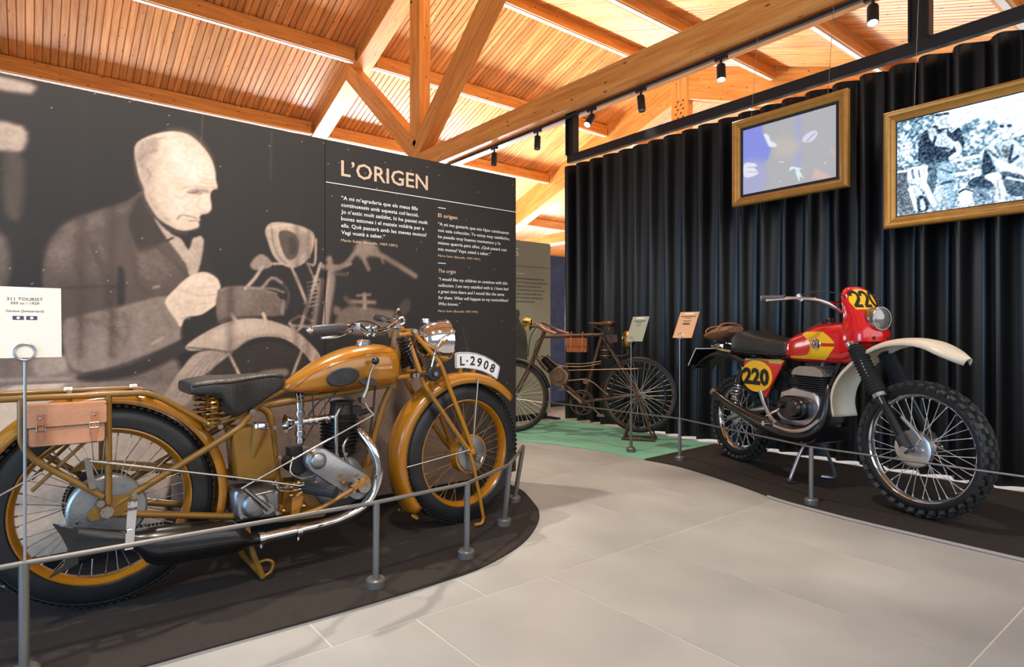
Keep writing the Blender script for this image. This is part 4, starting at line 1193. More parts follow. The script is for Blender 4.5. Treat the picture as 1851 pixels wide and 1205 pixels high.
G().tube([(0.01, -0.088, -0.015), (0.04, -0.09, -0.045), (0.055, -0.09, -0.02)], 0.006, 8).build('brake_cam_arm', M['chrome'], fw)

# mudguards
g = G(); g.strip(fender_arc((0, 0, WR), 0.392, -18, 168, 0, 0, 0, 48), fender_section(0.062, 0.030, 0.012))
g.build('rear_mudguard', MU, mc, smooth=60, solid=0.003)
G().box((0.135, 0, 0.725), (0.03, 0.128, 0.006), Matrix.Rotation(math.radians(20), 3, 'Y')).build('mudguard_stripe', M['black_paint'], mc)
g = G(); g.strip(fender_arc((1.485, 0, WR), 0.398, 44, 219, 0, 0, 0, 48), fender_section(0.064, 0.032, 0.020))
g.build('front_mudguard', MU, mc, smooth=60, solid=0.003)
g = G(); g.tube([(1.165, -0.06, 0.10), (1.185, -0.075, 0.09), (1.20, 0, 0.095), (1.185, 0.075, 0.09), (1.165, 0.06, 0.10)], 0.008, 6)
g.build('mudguard_lip', MD, mc)

# frame
fr = G(); T = 0.0145
fr.tube(rounded([(1.095, 0, 0.705), (0.80, 0, 0.672), (0.50, 0, 0.645)], 0.05), 0.016, 10)
fr.tube([(1.105, 0, 0.80), (0.95, 0, 0.78), (0.60, 0, 0.70), (0.49, 0, 0.65)], 0.014, 10)
fr.tube(rounded([(1.10, 0, 0.70), (1.055, 0, 0.62), (0.985, 0, 0.40), (0.945, 0, 0.235), (0.85, 0, 0.185), (0.60, 0, 0.185)], 0.05), 0.016, 10)
fr.tube(rounded([(0.49, 0, 0.655), (0.555, 0, 0.62), (0.575, 0, 0.40), (0.60, 0, 0.19)], 0.04), 0.016, 10)
for s in (-1, 1):
    fr.tube(catmull([(0.50, s*0.02, 0.652), (0.44, s*0.07, 0.60), (0.38, s*0.088, 0.556), (0.065, s*0.105, 0.385), (0.02, s*0.105, 0.355)], 4), 0.0125, 10)
    fr.tube(rounded([(0.61, s*0.04, 0.215), (0.40, s*0.085, 0.245), (0.0, s*0.105, 0.335)], 0.05), 0.0125, 10)
    fr.prism([(-0.06, 0.34), (-0.02, 0.385), (0.075, 0.395), (0.085, 0.36), (0.03, 0.325), (-0.05, 0.32)], (0, s*0.112, 0), (1, 0, 0), (0, 0, 1), 0.008)
    fr.prism([(0.575, 0.18), (0.76, 0.17), (0.80, 0.24), (0.70, 0.33), (0.60, 0.335)], (0, s*0.045, 0), (1, 0, 0), (0, 0, 1), 0.008)
    fr.prism([(0.85, 0.19), (0.96, 0.24), (0.985, 0.36), (0.93, 0.34), (0.87, 0.26)], (0, s*0.04, 0), (1, 0, 0), (0, 0, 1), 0.008)
fr.cyl((1.098, 0, 0.685), (1.128, 0, 0.945), 0.026, n=16)
frame = fr.build('frame', MD, mc)
nt_ = G()
for p, r in (((-0.005, -0.122, 0.345), 0.02), ((-0.022, -0.12, 0.375), 0.012), ((0.07, -0.12, 0.385), 0.012), ((0.47, -0.06, 0.63), 0.013), ((0.355, -0.06, 0.585), 0.010), ((0.555, -0.05, 0.56), 0.009), ((0.575, -0.05, 0.44), 0.009)):
    nt_.lathe([(0, -0.014), (r*0.55, -0.014), (r*0.6, -0.008), (r, -0.008), (r, 0.01)], p, (0, 1, 0), 8)
nt_.build('fastener_set', M['nickel'], frame)['kind'] = 'stuff'
G().cyl((0.655, -0.0, 0.668), (0.685, 0.0, 0.672), 0.0185, n=14).build('black_band', M['black_paint'], frame)

# fuel tank
TK = [(0.598, .706, .722, .016), (0.63, .694, .748, .04), (0.68, .688, .782, .06), (0.76, .686, .828, .083), (0.86, .689, .868, .102), (0.95, .693, .884, .111), (1.02, .698, .886, .110), (1.07, .704, .874, .098), (1.095, .715, .855, .078), (1.102, .74, .83, .05)]
def tank_at(tb, x):
    xs = [t[0] for t in tb]
    return [float(np.interp(x, xs, [t[i] for t in tb])) for i in (1, 2, 3)]
def tank_side(tb, x, z, e=2.7):
    zb, zt, hw = tank_at(tb, x); k = abs((z-(zb+zt)/2)/((zt-zb)/2)); k = min(k, 0.999)
    return hw*(1-k**e)**(1/e)
def tank_mesh(tb, e=2.7, n=32, sub=4):
    rings = []
    xs = []
    for a, b in zip(tb[:-1], tb[1:]):
        xs += [a[0]+(b[0]-a[0])*i/sub for i in range(sub)]
    xs.append(tb[-1][0])
    C = catmull([(t[0], t[1], t[2]) for t in tb], sub); H = catmull([(t[0], t[3], 0) for t in tb], sub)
    for p, q in zip(C, H):
        ring = []
        for i in range(n):
            a = 2*math.pi*i/n; ca, sa = math.cos(a), math.sin(a)
            ring.append(Vector((p.x, q.y*math.copysign(abs(ca)**(2/e), ca), (p.y+p.z)/2 + (p.z-p.y)/2*math.copysign(abs(sa)**(2/e), sa))))
        rings.append(ring)
    return G().loft(rings)
tank = tank_mesh(TK).build('fuel_tank', MU, mc, smooth=60)
def side_line(tb, pts, r, off=0.0015, sgn=-1):
    return [(x, sgn*(tank_side(tb, x, z)+off), z) for x, z in pts]
ps = G()
ps.tube(side_line(TK, [(p.x, p.z) for p in catmull([(0.64, 0, .712), (0.70, 0, .765), (0.78, 0, .808), (0.88, 0, .838), (0.98, 0, .852), (1.06, 0, .85)], 5)], 0), 0.0016, 5)
ps.tube(side_line(TK, [(p.x, p.z) for p in catmull([(0.64, 0, .706), (0.75, 0, .703), (0.88, 0, .708), (1.06, 0, .722)], 5)], 0), 0.0016, 5)
ps.build('pinstripe', M['red_line'], tank)
kp = G()
oval = []
for i in range(28):
    a = 2*math.pi*i/28; rx = 0.067*(1+0.12*math.cos(a)); oval.append((rx*math.cos(a), 0.039*math.sin(a)*(1+0.12*math.cos(a)) + 0.010*math.cos(a)))
kc = Vector((0.812, -0.100, 0.752)); ku = Vector((0.985, -0.17, 0)); kv = Vector((0, 0.10, 0.995))
kp.prism(oval, kc, ku, kv, 0.022, bevel=0.006)
for s in (0.80, 0.6, 0.4, 0.2):
    kp.tube([kc + ku.normalized()*p[0]*s + kv.normalized()*p[1]*s - Vector((0.17, 0.985, -0.05))*0.0115 for p in oval], 0.0022, 5, closed=True)
kp.build('knee_pad', M['rubber'], tank)
cp = G(); cp.lathe([(0.0, 0.022), (0.026, 0.022), (0.032, 0.017), (0.032, 0.006), (0.036, 0.004), (0.036, -0.004)], (0.955, -0.01, 0.885), (0, 0, 1), 24)
cp.tube([(0.915, -0.03, 0.897), (0.925, -0.035, 0.903), (0.94, -0.03, 0.905)], 0.006, 6); cp.build('filler_cap', M['chrome'], tank)
lettering('tank_lettering', 'MOTOSACOCHE', (0.945, -0.1135, 0.780), (1, 0.06, 0), (0, 0, 1), 0.0105, 0.098, M['text_beige'], tank, bold=0.02)

# hand gear change
gl = G(); gl.tube([(0.940, -0.152, 0.812), (0.919, -0.150, 0.764), (0.905, -0.148, 0.70), (0.884, -0.145, 0.655)], [0.004, 0.005, 0.009, 0.012], 8)
gl.tube([(0.884, -0.155, 0.66), (0.905, -0.158, 0.62), (0.930, -0.160, 0.592)], 0.005, 8)
gl.cyl((0.884, -0.13, 0.657), (0.884, -0.165, 0.657), 0.013, n=12)
gear = gl.build('gear_lever', M['nickel'], mc)
G().ell((0.942, -0.152, 0.818), (0.0165, 0.0165, 0.0165)).build('knob', M['black_paint'], gear)
gp = G(); gp.prism([(0.042*math.cos(2*math.pi*i/24), 0.019*math.sin(2*math.pi*i/24)) for i in range(24)], (0.913, -0.138, 0.732), (1, 0, -0.12), (0, 0.25, 1), 0.008, bevel=0.002); gp.build('gate_plate', M['black_iron'], gear)
G().cyl((0.930, -0.160, 0.592), (0.406, -0.150, 0.362), 0.0042, n=8).build('shift_rod', M['nickel'], mc)

# saddle
SD = [(0.243, .722, .748, .10), (0.25, .712, .758, .118), (0.30, .706, .768, .132), (0.345, .698, .772, .134), (0.365, .660, .772, .132), (0.39, .626, .772, .125), (0.42, .618, .773, .108), (0.46, .635, .774, .085), (0.50, .655, .776, .068), (0.55, .685, .777, .052), (0.59, .712, .772, .04), (0.61, .735, .757, .02)]
sad = tank_mesh(SD, e=4.5, n=32, sub=4).build('saddle', M['saddle'], mc, smooth=60)
pp = G(); pp.tube([(x, -tank_side(SD, x, z, 4.5)-0.001, z) for x, z in [(p.x, p.z) for p in catmull([(0.25, 0, .744), (0.31, 0, .752), (0.37, 0, .752), (0.45, 0, .758), (0.54, 0, .764), (0.60, 0, .757)], 5)]], 0.003, 5)
pp.build('saddle_piping', M['black_paint'], sad)
for s in (-1, 1):
    sp = G(); sp.coil((0.322, s*0.085, 0.615), (0.322, s*0.085, 0.70), 0.028, 0.005, 4.5)
    sp.cyl((0.322, s*0.085, 0.585), (0.322, s*0.085, 0.62), 0.007, n=8); sp.cyl((0.322, s*0.085, 0.604), (0.322, s*0.085, 0.612), 0.03, n=14)
    sp.build('saddle_spring', M['brass'], sad)
ss = G()
for s in (-1, 1): ss.tube([(0.30, s*0.085, 0.590), (0.42, s*0.06, 0.615), (0.52, s*0.02, 0.655)], 0.007, 8)
ss.build('saddle_bracket', MD, sad)

# luggage rack
rk = G(); RT_ = 0.0105
rk.tube(rounded([(0.325, -0.095, 0.592), (0.150, -0.11, 0.712), (0.105, -0.112, 0.731), (-0.30, -0.112, 0.733), (-0.335, -0.06, 0.733), (-0.335, 0.06, 0.733), (-0.30, 0.112, 0.733), (0.105, 0.112, 0.731), (0.150, 0.11, 0.712), (0.325, 0.095, 0.592)], 0.035), RT_, 10)
for s in (-1, 1):
    rk.tube([(0.0, s*0.112, 0.728), (0.0, s*0.118, 0.40), (0.0, s*0.118, 0.37)], RT_, 10)
    rk.tube(rounded([(-0.226, s*0.112, 0.728), (-0.226, s*0.115, 0.59), (-0.195, s*0.115, 0.54), (-0.015, s*0.118, 0.395)], 0.04), RT_, 10)
    rk.tube([(-0.20, s*0.10, 0.44), (-0.06, s*0.112, 0.585)], 0.006, 8)
for x in (-0.10, 0.095): rk.tube([(x, -0.112, 0.733), (x, 0.112, 0.733)], 0.007, 8)
rack = rk.build('luggage_rack', MD, mc)
cl = G()
for x in (-0.10, 0.095): cl.cyl((x-0.012, 0.112, 0.733), (x+0.012, 0.112, 0.733), 0.015, n=12)
cl.build('rack_clamp', M['nickel'], rack)
G().cyl((-0.30, -0.125, 0.43), (-0.175, -0.125, 0.50), 0.004, n=8).build('rear_stay', M['nickel'], mc)

# oil tank
ot = G(); ot.prism([(0.396, .578), (0.515, .572), (0.530, .565), (0.556, .372), (0.545, .362), (0.415, .378), (0.404, .392), (0.388, .565)], (0, -0.035, 0), (1, 0, 0), (0, 0, 1), 0.12, bevel=0.008)
ot.cyl((0.487, -0.098, 0.572), (0.462, -0.085, 0.46), 0.030, 0.012, n=16)
oil = ot.build('oil_tank', MD, mc, smooth=40)
G().lathe([(0, 0.016), (0.027, 0.016), (0.030, 0.010), (0.030, -0.004)], (0.488, -0.096, 0.576), (0.15, 0, 1), 20).build('oil_cap', M['chrome'], oil)
# engine
en = empty('engine', mc)
ck = G(); ck.lathe([(0.0, -0.075), (0.085, -0.075), (0.11, -0.06), (0.115, -0.02), (0.115, 0.02), (0.11, 0.06), (0.085, 0.075), (0, 0.075)], (0.825, 0, 0.305), (0, 1, 0), 32)
ck.cyl((0.825, 0, 0.36), (0.838, 0, 0.43), 0.075, 0.065, n=20); ck.cyl((0.70, -0.05, 0.42), (0.70, 0.06, 0.42), 0.04, n=18); ck.box((0.70, 0, 0.36), (0.08, 0.09, 0.08))
ck.build('crankcase', M['alu'], en)
cyl = G(); cyl.cyl((0.842, -0.01, 0.41), (0.846, -0.01, 0.57), 0.06, n=20)
for i in range(10):
    z = 0.418 + i*0.0155; r = 0.083 if i > 2 else 0.072
    cyl.lathe([(0.05, 0), (r-0.004, 0), (r, 0.003), (r-0.004, 0.006), (0.05, 0.006)], (0.843, -0.01, z), (0, 0, 1), 28)
cyl.build('finned_cylinder', M['black_iron'], en)
hd = G(); hd.lathe([(0.062, 0), (0.066, 0.01), (0.052, 0.02), (0.047, 0.062), (0.050, 0.066), (0.050, 0.073), (0.03, 0.078), (0, 0.08)], (0.852, -0.01, 0.568), (0, 0, 1), 24)
hd.box((0.905, -0.02, 0.60), (0.05, 0.05, 0.035)); hd.cyl((0.92, -0.03, 0.585), (0.975, -0.05, 0.60), 0.012, n=10)
hd.build('cylinder_head', M['black_iron'], en)
for k, (x, yy) in enumerate(((0.792, -0.098), (0.822, -0.100))):
    pr = G(); pr.tube(rounded([(x+0.02*k, yy, 0.385), (x, yy, 0.44), (x, yy, 0.60-0.13*k), (x+0.02, yy+0.01, 0.622-0.13*k), (x+0.05, yy+0.05, 0.63-0.13*k)], 0.02), 0.0085 if k == 0 else 0.007, 10)
    pr.lathe([(0.012, 0), (0.013, 0.012), (0.0085, 0.014)], (x+0.008*k, yy, 0.425), (0, 0, 1), 12)
    pr.build('pushrod_tube', M['nickel'], en)
tcv = G(); A_, B_ = Vector((0.702, 0, 0.428)), Vector((0.880, 0, 0.292)); dd = (B_-A_); ln_ = dd.length; ang = math.atan2(dd.z, dd.x)
caps = []
for i in range(13): a = math.pi/2 + math.pi*i/12; caps.append((0.052*math.cos(a), 0.052*math.sin(a)))
for i in range(13): a = -math.pi/2 + math.pi*i/12; caps.append((ln_ + 0.056*math.cos(a), 0.056*math.sin(a)))
tcv.prism(caps, (A_.x, -0.118, A_.z), (math.cos(ang), 0, math.sin(ang)), (-math.sin(ang), 0, math.cos(ang)), 0.05, bevel=0.010)
tcv.ell((0.700, -0.142, 0.425), (0.034, 0.018, 0.034))
timing = tcv.build('timing_cover', M['alu'], en, smooth=50)
bg = G()
for p in ((0.672, 0.458), (0.80, 0.327), (0.795, 0.355), (0.865, 0.345), (0.915, 0.29)): bg.lathe([(0, -0.01), (0.007, -0.01), (0.008, 0.006)], (p[0], -0.143, p[1]), (0, 1, 0), 8)
bg.build('cover_bolts', M['brass'], timing)['kind'] = 'stuff'
pm = G(); pm.lathe([(0, -0.03), (0.028, -0.028), (0.034, -0.01), (0.034, 0.01)], (0.885, -0.145, 0.300), (0, 1, 0), 20); pm.cyl((0.845, -0.155, 0.275), (0.845, -0.155, 0.32), 0.011, n=10); pm.tube([(0.77, -0.15, 0.27), (0.81, -0.155, 0.265), (0.85, -0.155, 0.285)], 0.004, 6)
pm.build('oil_pump', M['nickel'], en)
cb = G(); cb.cyl((0.655, -0.055, 0.49), (0.655, -0.055, 0.65), 0.015, n=14)
for z, r in ((0.49, .018), (0.52, .021), (0.545, .018), (0.60, .020), (0.635, .018)): cb.cyl((0.655, -0.055, z), (0.655, -0.055, z+0.018), r, n=14)
cb.cyl((0.625, -0.055, 0.573), (0.80, -0.04, 0.582), 0.014, n=14); cb.lathe([(0.038, 0), (0.028, 0.012), (0.018, 0.032)], (0.598, -0.055, 0.572), (1, 0, 0.03), 20)
for x in (0.69, 0.715, 0.77): cb.cyl((x, -0.05, 0.577), (x+0.012, -0.05, 0.577), 0.020, n=14)
cb.tube([(0.648, -0.06, 0.65), (0.645, -0.05, 0.69)], 0.003, 6); cb.tube([(0.662, -0.06, 0.65), (0.66, -0.05, 0.69)], 0.003, 6)
carb = cb.build('carburettor', M['chrome'], en)
cab = G()
cab.tube(catmull([(0.69, -0.06, 0.60), (0.73, -0.09, 0.66), (0.80, -0.11, 0.675), (0.87, -0.11, 0.65)], 6), 0.004, 6)
cab.tube(catmull([(0.66, -0.05, 0.47), (0.72, -0.04, 0.56), (0.80, -0.02, 0.66), (0.90, 0.0, 0.74)], 6), 0.003, 6)
cab.tube(catmull([(1.0, -0.03, 0.70), (0.985, -0.04, 0.60), (0.97, -0.03, 0.45)], 6), 0.005, 6)
cab.tube([(0.715, -0.05, 0.59), (0.705, -0.06, 0.68)], 0.003, 6)
cab.build('control_cables', M['rubber'], mc)
# gearbox, pedals, rods
gb = G(); gb.prism([(0.400, .345), (0.54, .335), (0.56, .32), (0.56, .24), (0.54, .222), (0.41, .235), (0.395, .25), (0.390, .33)], (0, -0.04, 0), (1, 0, 0), (0, 0, 1), 0.15, bevel=0.012)
gb.lathe([(0, -0.02), (0.035, -0.02), (0.045, -0.012), (0.050, 0.0)], (0.465, -0.118, 0.285), (0, 1, 0), 24); gb.lathe([(0, -0.025), (0.02, -0.025), (0.024, 0.0)], (0.505, -0.118, 0.268), (0, 1, 0), 18)
for p in ((0.41, .33), (0.54, .32), (0.545, .24), (0.415, .25)): gb.lathe([(0, -0.01), (0.008, -0.01), (0.009, 0)], (p[0], -0.116, p[1]), (0, 1, 0), 8)
gbx = gb.build('gearbox', M['alu'], mc, smooth=45)
G().tube([(0.505, -0.145, 0.268), (0.46, -0.155, 0.315), (0.415, -0.16, 0.362)], [0.012, 0.009, 0.008], 10).build('kick_lever', M['nickel'], gbx)
rd = G(); rd.tube([(-0.06, -0.148, 0.525), (0.385, -0.158, 0.408), (0.625, -0.150, 0.338)], 0.0045, 8); rd.tube([(0.57, -0.13, 0.335), (0.66, -0.13, 0.335), (0.72, -0.12, 0.32), (0.76, -0.11, 0.27)], 0.004, 8)
rd.tube([(0.45, -0.13, 0.325), (0.52, -0.13, 0.33)], 0.005, 8); rd.tube([(0.52, -0.12, 0.36), (0.56, -0.125, 0.335), (0.61, -0.125, 0.345), (0.66, -0.12, 0.34)], 0.003, 8); rd.build('brake_rod', M['nickel'], mc)
bf = G()
for p in ((0.60, -0.13, 0.335), (0.625, -0.13, 0.345), (0.60, -0.12, 0.30), (0.57, -0.12, 0.245), (0.65, -0.12, 0.25)): bf.ell(p, (0.012, 0.012, 0.010), 10, 6)
bf.build('oil_unions', M['brass'], mc)['kind'] = 'stuff'
ba = G(); ba.prism([(-0.068, .53), (-0.050, .53), (-0.036, .43), (-0.054, .43)], (0, -0.135, 0), (1, 0, 0), (0, 0, 1), 0.008); ba.cyl((-0.06, -0.155, 0.522), (-0.06, -0.12, 0.522), 0.008, n=8); ba.build('brake_arm', M['nickel'], mc)
pg = G(); pg.cyl((0.645, -0.10, 0.322), (0.735, -0.235, 0.312), 0.021, n=16)
for i in range(16):
    a = 2*math.pi*i/16; u_, v_ = perp(Vector((0.09, -0.135, -0.01))); q = (u_*math.cos(a)+v_*math.sin(a))*0.021
    pg.cyl(Vector((0.655, -0.115, 0.322))+q, Vector((0.733, -0.232, 0.312))+q, 0.003, n=4)
pg.build('footrest_rubber', M['rubber'], mc)
pd = G(); pd.tube(rounded([(0.59, -0.14, 0.215), (0.70, -0.165, 0.240), (0.80, -0.175, 0.285), (0.865, -0.175, 0.312)], 0.03), 0.009, 8); pd.box((0.862, -0.178, 0.318), (0.075, 0.035, 0.014), Matrix.Rotation(math.radians(-24), 3, 'Y'))
pd.build('brake_pedal', MU, mc)
# magneto, oil lines and linkage between gearbox and engine
mg = G(); mg.lathe([(0, -0.05), (0.036, -0.05), (0.040, -0.044), (0.040, 0.05), (0, 0.05)], (0.645, -0.03, 0.405), (0, 1, 0), 22); mg.box((0.645, -0.02, 0.455), (0.05, 0.06, 0.03)); mg.build('magneto', M['black_iron'], en)
ol = G(); ol.tube(catmull([(0.545, -0.10, 0.36), (0.56, -0.118, 0.325), (0.62, -0.122, 0.318), (0.69, -0.125, 0.325), (0.735, -0.13, 0.30)], 5), 0.0045, 8); ol.tube(catmull([(0.62, -0.08, 0.44), (0.60, -0.11, 0.39), (0.64, -0.12, 0.36), (0.70, -0.12, 0.365)], 5), 0.004, 8); ol.build('oil_pipes', M['nickel'], en)
lk = G(); lk.lathe([(0, -0.012), (0.018, -0.012), (0.021, 0.0), (0.021, 0.012)], (0.572, -0.06, 0.235), (0, 1, 0), 16); lk.prism([(0.60, .20), (0.625, .20), (0.65, .285), (0.63, .30), (0.605, .285)], (0, -0.11, 0), (1, 0, 0), (0, 0, 1), 0.012); lk.tube([(0.62, -0.115, 0.29), (0.66, -0.12, 0.318), (0.70, -0.12, 0.335)], 0.008, 8); lk.build('brake_linkage', MU, mc)
# exhaust and fish-tail silencer
ex = G(); ex.tube(catmull([(0.895, -0.05, 0.535), (0.915, -0.10, 0.495), (0.943, -0.14, 0.43), (0.957, -0.15, 0.345), (0.935, -0.153, 0.265), (0.885, -0.158, 0.215), (0.80, -0.163, 0.187), (0.70, -0.168, 0.176), (0.45, -0.17, 0.171)], 6), 0.0195, 14)
exh = ex.build('exhaust_pipe', M['chrome'], mc)
for x in (0.462, 0.60):
    ec = G(); ec.lathe([(0.0195, 0), (0.024, 0.001), (0.024, 0.020), (0.0195, 0.021)], (x, -0.17, 0.171), (1, 0, 0.01), 16); ec.cyl((x+0.01, -0.17, 0.15), (x+0.01, -0.17, 0.135), 0.007, n=8)
    ec.build('pipe_clamp', M['chrome'], exh)
si = G(); rings = []
for x, z, ry, rz in ((0.462, .172, .020, .020), (0.43, .175, .024, .024), (0.405, .188, .040, .042), (0.37, .200, .052, .060), (0.30, .206, .054, .065), (0.20, .212, .054, .067), (0.13, .218, .052, .066), (0.10, .225, .044, .056), (0.075, .243, .032, .036), (0.045, .258, .026, .029), (0.015, .262, .020, .033), (-0.03, .264, .014, .044), (-0.075, .264, .011, .056), (-0.098, .264, .010, .062)):
    rings.append([Vector((x, -0.175 + ry*math.cos(2*math.pi*i/20), z + rz*math.sin(2*math.pi*i/20))) for i in range(20)])
si.loft(rings)
si.prism([(-0.085, .318), (-0.149, .345), (-0.128, .305), (-0.112, .262), (-0.122, .215), (-0.158, .182), (-0.085, .210)], (0, -0.175, 0), (1, 0, 0), (0, 0, 1), 0.018)
si.tube([(0.37, -0.226, 0.198), (0.30, -0.228, 0.204), (0.16, -0.227, 0.212)], 0.003, 6)
sil = si.build('silencer', M['black_paint'], mc, smooth=50)
bk = G(); bk.prism([(0.045, .385), (0.072, .385), (0.060, .232), (0.036, .232)], (0, -0.205, 0), (1, 0, 0), (0, 0, 1), 0.005); bk.lathe([(0.029, 0), (0.033, 0), (0.033, 0.022), (0.029, 0.022)], (0.038, -0.175, 0.259), (1, 0, -0.1), 20, closed=True)
for p in ((0.058, .378), (0.049, .29)): bk.lathe([(0, -0.010), (0.010, -0.010), (0.011, 0)], (p[0], -0.209, p[1]), (0, 1, 0), 8)
bk.build('silencer_bracket', M['chrome'], sil)
# stands
st = G()
for s in (-1, 1):
    st.tube(rounded([(0.44, s*0.10, 0.20), (0.452, s*0.13, 0.11), (0.487, s*0.14, 0.012)], 0.03), 0.011, 8)
st.tube([(0.487, -0.14, 0.014), (0.487, 0.14, 0.014)], 0.010, 8)
st.tube(catmull([(0.487, -0.14, 0.014), (0.515, -0.145, 0.03), (0.522, -0.145, 0.06), (0.50, -0.142, 0.075), (0.468, -0.135, 0.07)], 5), 0.006, 8)
st.build('rear_stand', MD, mc)
fs = G(); fs.tube(rounded([(1.455, -0.112, 0.36), (1.475, -0.118, 0.28), (1.525, -0.125, 0.035), (1.515, -0.125, 0.012), (1.475, -0.12, 0.012)], 0.02), 0.0085, 10)
fs.build('front_stand', MU, mc)
# chain and guard on the far side
cg = G(); cg.prism([(-0.10, .455), (-0.06, .49), (0.05, .475), (0.30, .425), (0.55, .36), (0.55, .325), (0.30, .395), (0.05, .445), (-0.06, .46)], (0, 0.068, 0), (1, 0, 0), (0, 0, 1), 0.03, bevel=0.003)
cg.build('chain_guard', MD, mc)
ch = G()
for i in range(34):
    a = math.radians(90 + i*180/33); ch.box((0.115*math.cos(a), 0.068, WR+0.115*math.sin(a)), (0.008, 0.010, 0.008), Matrix.Rotation(-a, 3, 'Y'))
for i in range(40):
    for z0, z1 in ((.115, .06), (-.115, -.06)):
        t = i/39; ch.box((0.50*t, 0.068, WR + z0 + (z1-z0)*t - 0.07*t), (0.009, 0.010, 0.008))
o = ch.build('drive_chain', M['black_iron'], mc, smooth=0); o['kind'] = 'stuff'

# girder fork
fk = G()
for s in (-1, 1):
    fk.tube(rounded([(1.172, s*0.055, 0.944), (1.298, s*0.088, 0.800), (1.467, s*0.100, 0.402), (1.485, s*0.105, 0.345)], 0.03), 0.0115, 10)
    fk.tube(rounded([(1.149, s*0.055, 0.916), (1.222, s*0.085, 0.690), (1.438, s*0.098, 0.392), (1.485, s*0.105, 0.345)], 0.03), 0.0115, 10)
    fk.cyl((1.10, s*0.045, 0.735), (1.255, s*0.085, 0.748), 0.011, n=8); fk.cyl((1.11, s*0.045, 0.925), (1.18, s*0.055, 0.935), 0.011, n=8)
    fk.tube([(1.222, s*0.085, 0.690), (1.298, s*0.088, 0.800)], 0.009, 8)
fk.cyl((1.172, -0.06, 0.944), (1.172, 0.06, 0.944), 0.013, n=10); fk.cyl((1.25, -0.10, 0.748), (1.25, 0.10, 0.748), 0.012, n=10)
fork = fk.build('girder_fork', MU, mc)
for s in (-1, 1):
    q = G(); q.coil((1.128, s*0.042, 0.922), (1.205, s*0.042, 0.775), 0.027, 0.0055, 10); q.build('fork_spring', M['black_paint'], fork)
dm = G(); dm.lathe([(0, -0.016), (0.03, -0.016), (0.036, -0.010), (0.036, 0.006), (0, 0.006)], (1.252, -0.108, 0.750), (0, 1, 0), 24); dm.tube([(1.252, -0.112, 0.75), (1.20, -0.11, 0.747), (1.145, -0.10, 0.745)], 0.009, 8)
dm.build('friction_damper', M['black_iron'], fork)
gn = G()
for p in ((1.150, -0.105, 0.745), (1.165, -0.105, 0.746), (1.485, -0.128, 0.345), (1.25, -0.122, 0.75), (1.172, -0.07, 0.944)): gn.lathe([(0, -0.014), (0.011, -0.014), (0.013, 0.0), (0.013, 0.01)], p, (0, 1, 0), 8)
gn.build('spindle_nuts', M['nickel'], fork)['kind'] = 'stuff'
for nm, pts in (('mudguard_stay', [(1.53, -0.072, 0.715), (1.47, -0.11, 0.365)]), ('mudguard_stay', [(1.135, -0.070, 0.327), (1.45, -0.112, 0.375)]), ('brake_cable', [(1.225, -0.108, 0.668), (1.505, -0.112, 0.275)])):
    G().tube(pts, 0.0042, 8).build(nm, M['nickel'], fork)
# handlebar
hb = G()
BAR = [(1.125, 0, 0.990), (1.10, 0.05, 0.992), (1.075, 0.075, 0.980), (1.02, 0.105, 0.955), (0.974, 0.14, 0.946), (0.92, 0.175, 0.944), (0.868, 0.21, 0.946), (0.815, 0.25, 0.967), (0.775, 0.285, 0.966), (0.728, 0.32, 0.958), (0.585, 0.36, 0.945)]
BARF = [(1.125, 0, 0.990), (1.12, 0.05, 0.993), (1.13, 0.11, 0.998), (1.15, 0.18, 1.004), (1.165, 0.25, 1.010)]
hb.tube(catmull([(a, -b, c) for a, b, c in BAR], 4), 0.0115, 10); hb.tube(catmull(BARF, 4), 0.0115, 10)
hbar = hb.build('handlebar', M['chrome'], mc)
for s in (-1,):
    gr = G(); gr.tube([(0.738, s*0.316, 0.9585), (0.73, s*0.318, 0.958), (0.60, s*0.355, 0.9465), (0.592, s*0.357, 0.946)], [0.013, 0.0165, 0.0165, 0.013], 12)
    gp_ = gr.build('grip', M['grip'], hbar)
    G().ell((0.583, s*0.36, 0.945), (0.012, 0.012, 0.012), 10, 6).build('grip_cap', M['chrome'], gp_)
    lv = G(); lv.tube(catmull([(0.80, s*0.262, 0.955), (0.765, s*0.30, 0.942), (0.70, s*0.335, 0.925), (0.63, s*0.355, 0.918)], 4), [0.006, 0.006, 0.007, 0.005], 8); lv.box((0.80, s*0.265, 0.962), (0.03, 0.03, 0.028)); lv.build('brake_lever', M['chrome'], hbar)
    cc = G()
    for t in ((0.89, 0.195, 0.945), (0.93, 0.17, 0.944)): cc.cyl((t[0]-0.006, s*t[1], t[2]-0.022), (t[0]+0.006, s*t[1], t[2]+0.022), 0.010, n=8); cc.lathe([(0.0115, -0.008), (0.018, -0.008), (0.018, 0.008), (0.0115, 0.008)], (t[0], s*t[1], t[2]), (0.8, -s*0.55, 0), 14, closed=True)
    cc.build('control_clamp', M['nickel'], hbar)
    cw = G(); cw.tube(catmull([(0.80, s*0.25, 0.975), (0.86, s*0.20, 0.985), (0.95, s*0.13, 0.975), (1.05, s*0.05, 0.93)], 5), 0.003, 6); cw.tube(catmull([(0.79, s*0.27, 0.955), (0.75, s*0.22, 0.91), (0.74, s*0.14, 0.88)], 5), 0.003, 6); cw.build('lever_cable', M['rubber'], hbar)
G().tube([(1.158, 0.21, 1.006), (1.160, 0.215, 1.007), (1.18, 0.33, 1.014), (1.181, 0.335, 1.015)], [0.013, 0.0165, 0.0165, 0.013], 12).build('grip', M['grip'], hbar)
sc_ = G(); sc_.lathe([(0.012, 0), (0.03, 0.002), (0.032, 0.012), (0.018, 0.02), (0.012, 0.03), (0, 0.032)], (1.125, 0, 0.955), (0.1, 0, 1), 16); sc_.torus((1.122, -0.045, 0.992), (0, 1, 0.2), 0.016, 0.006, 16, 8)
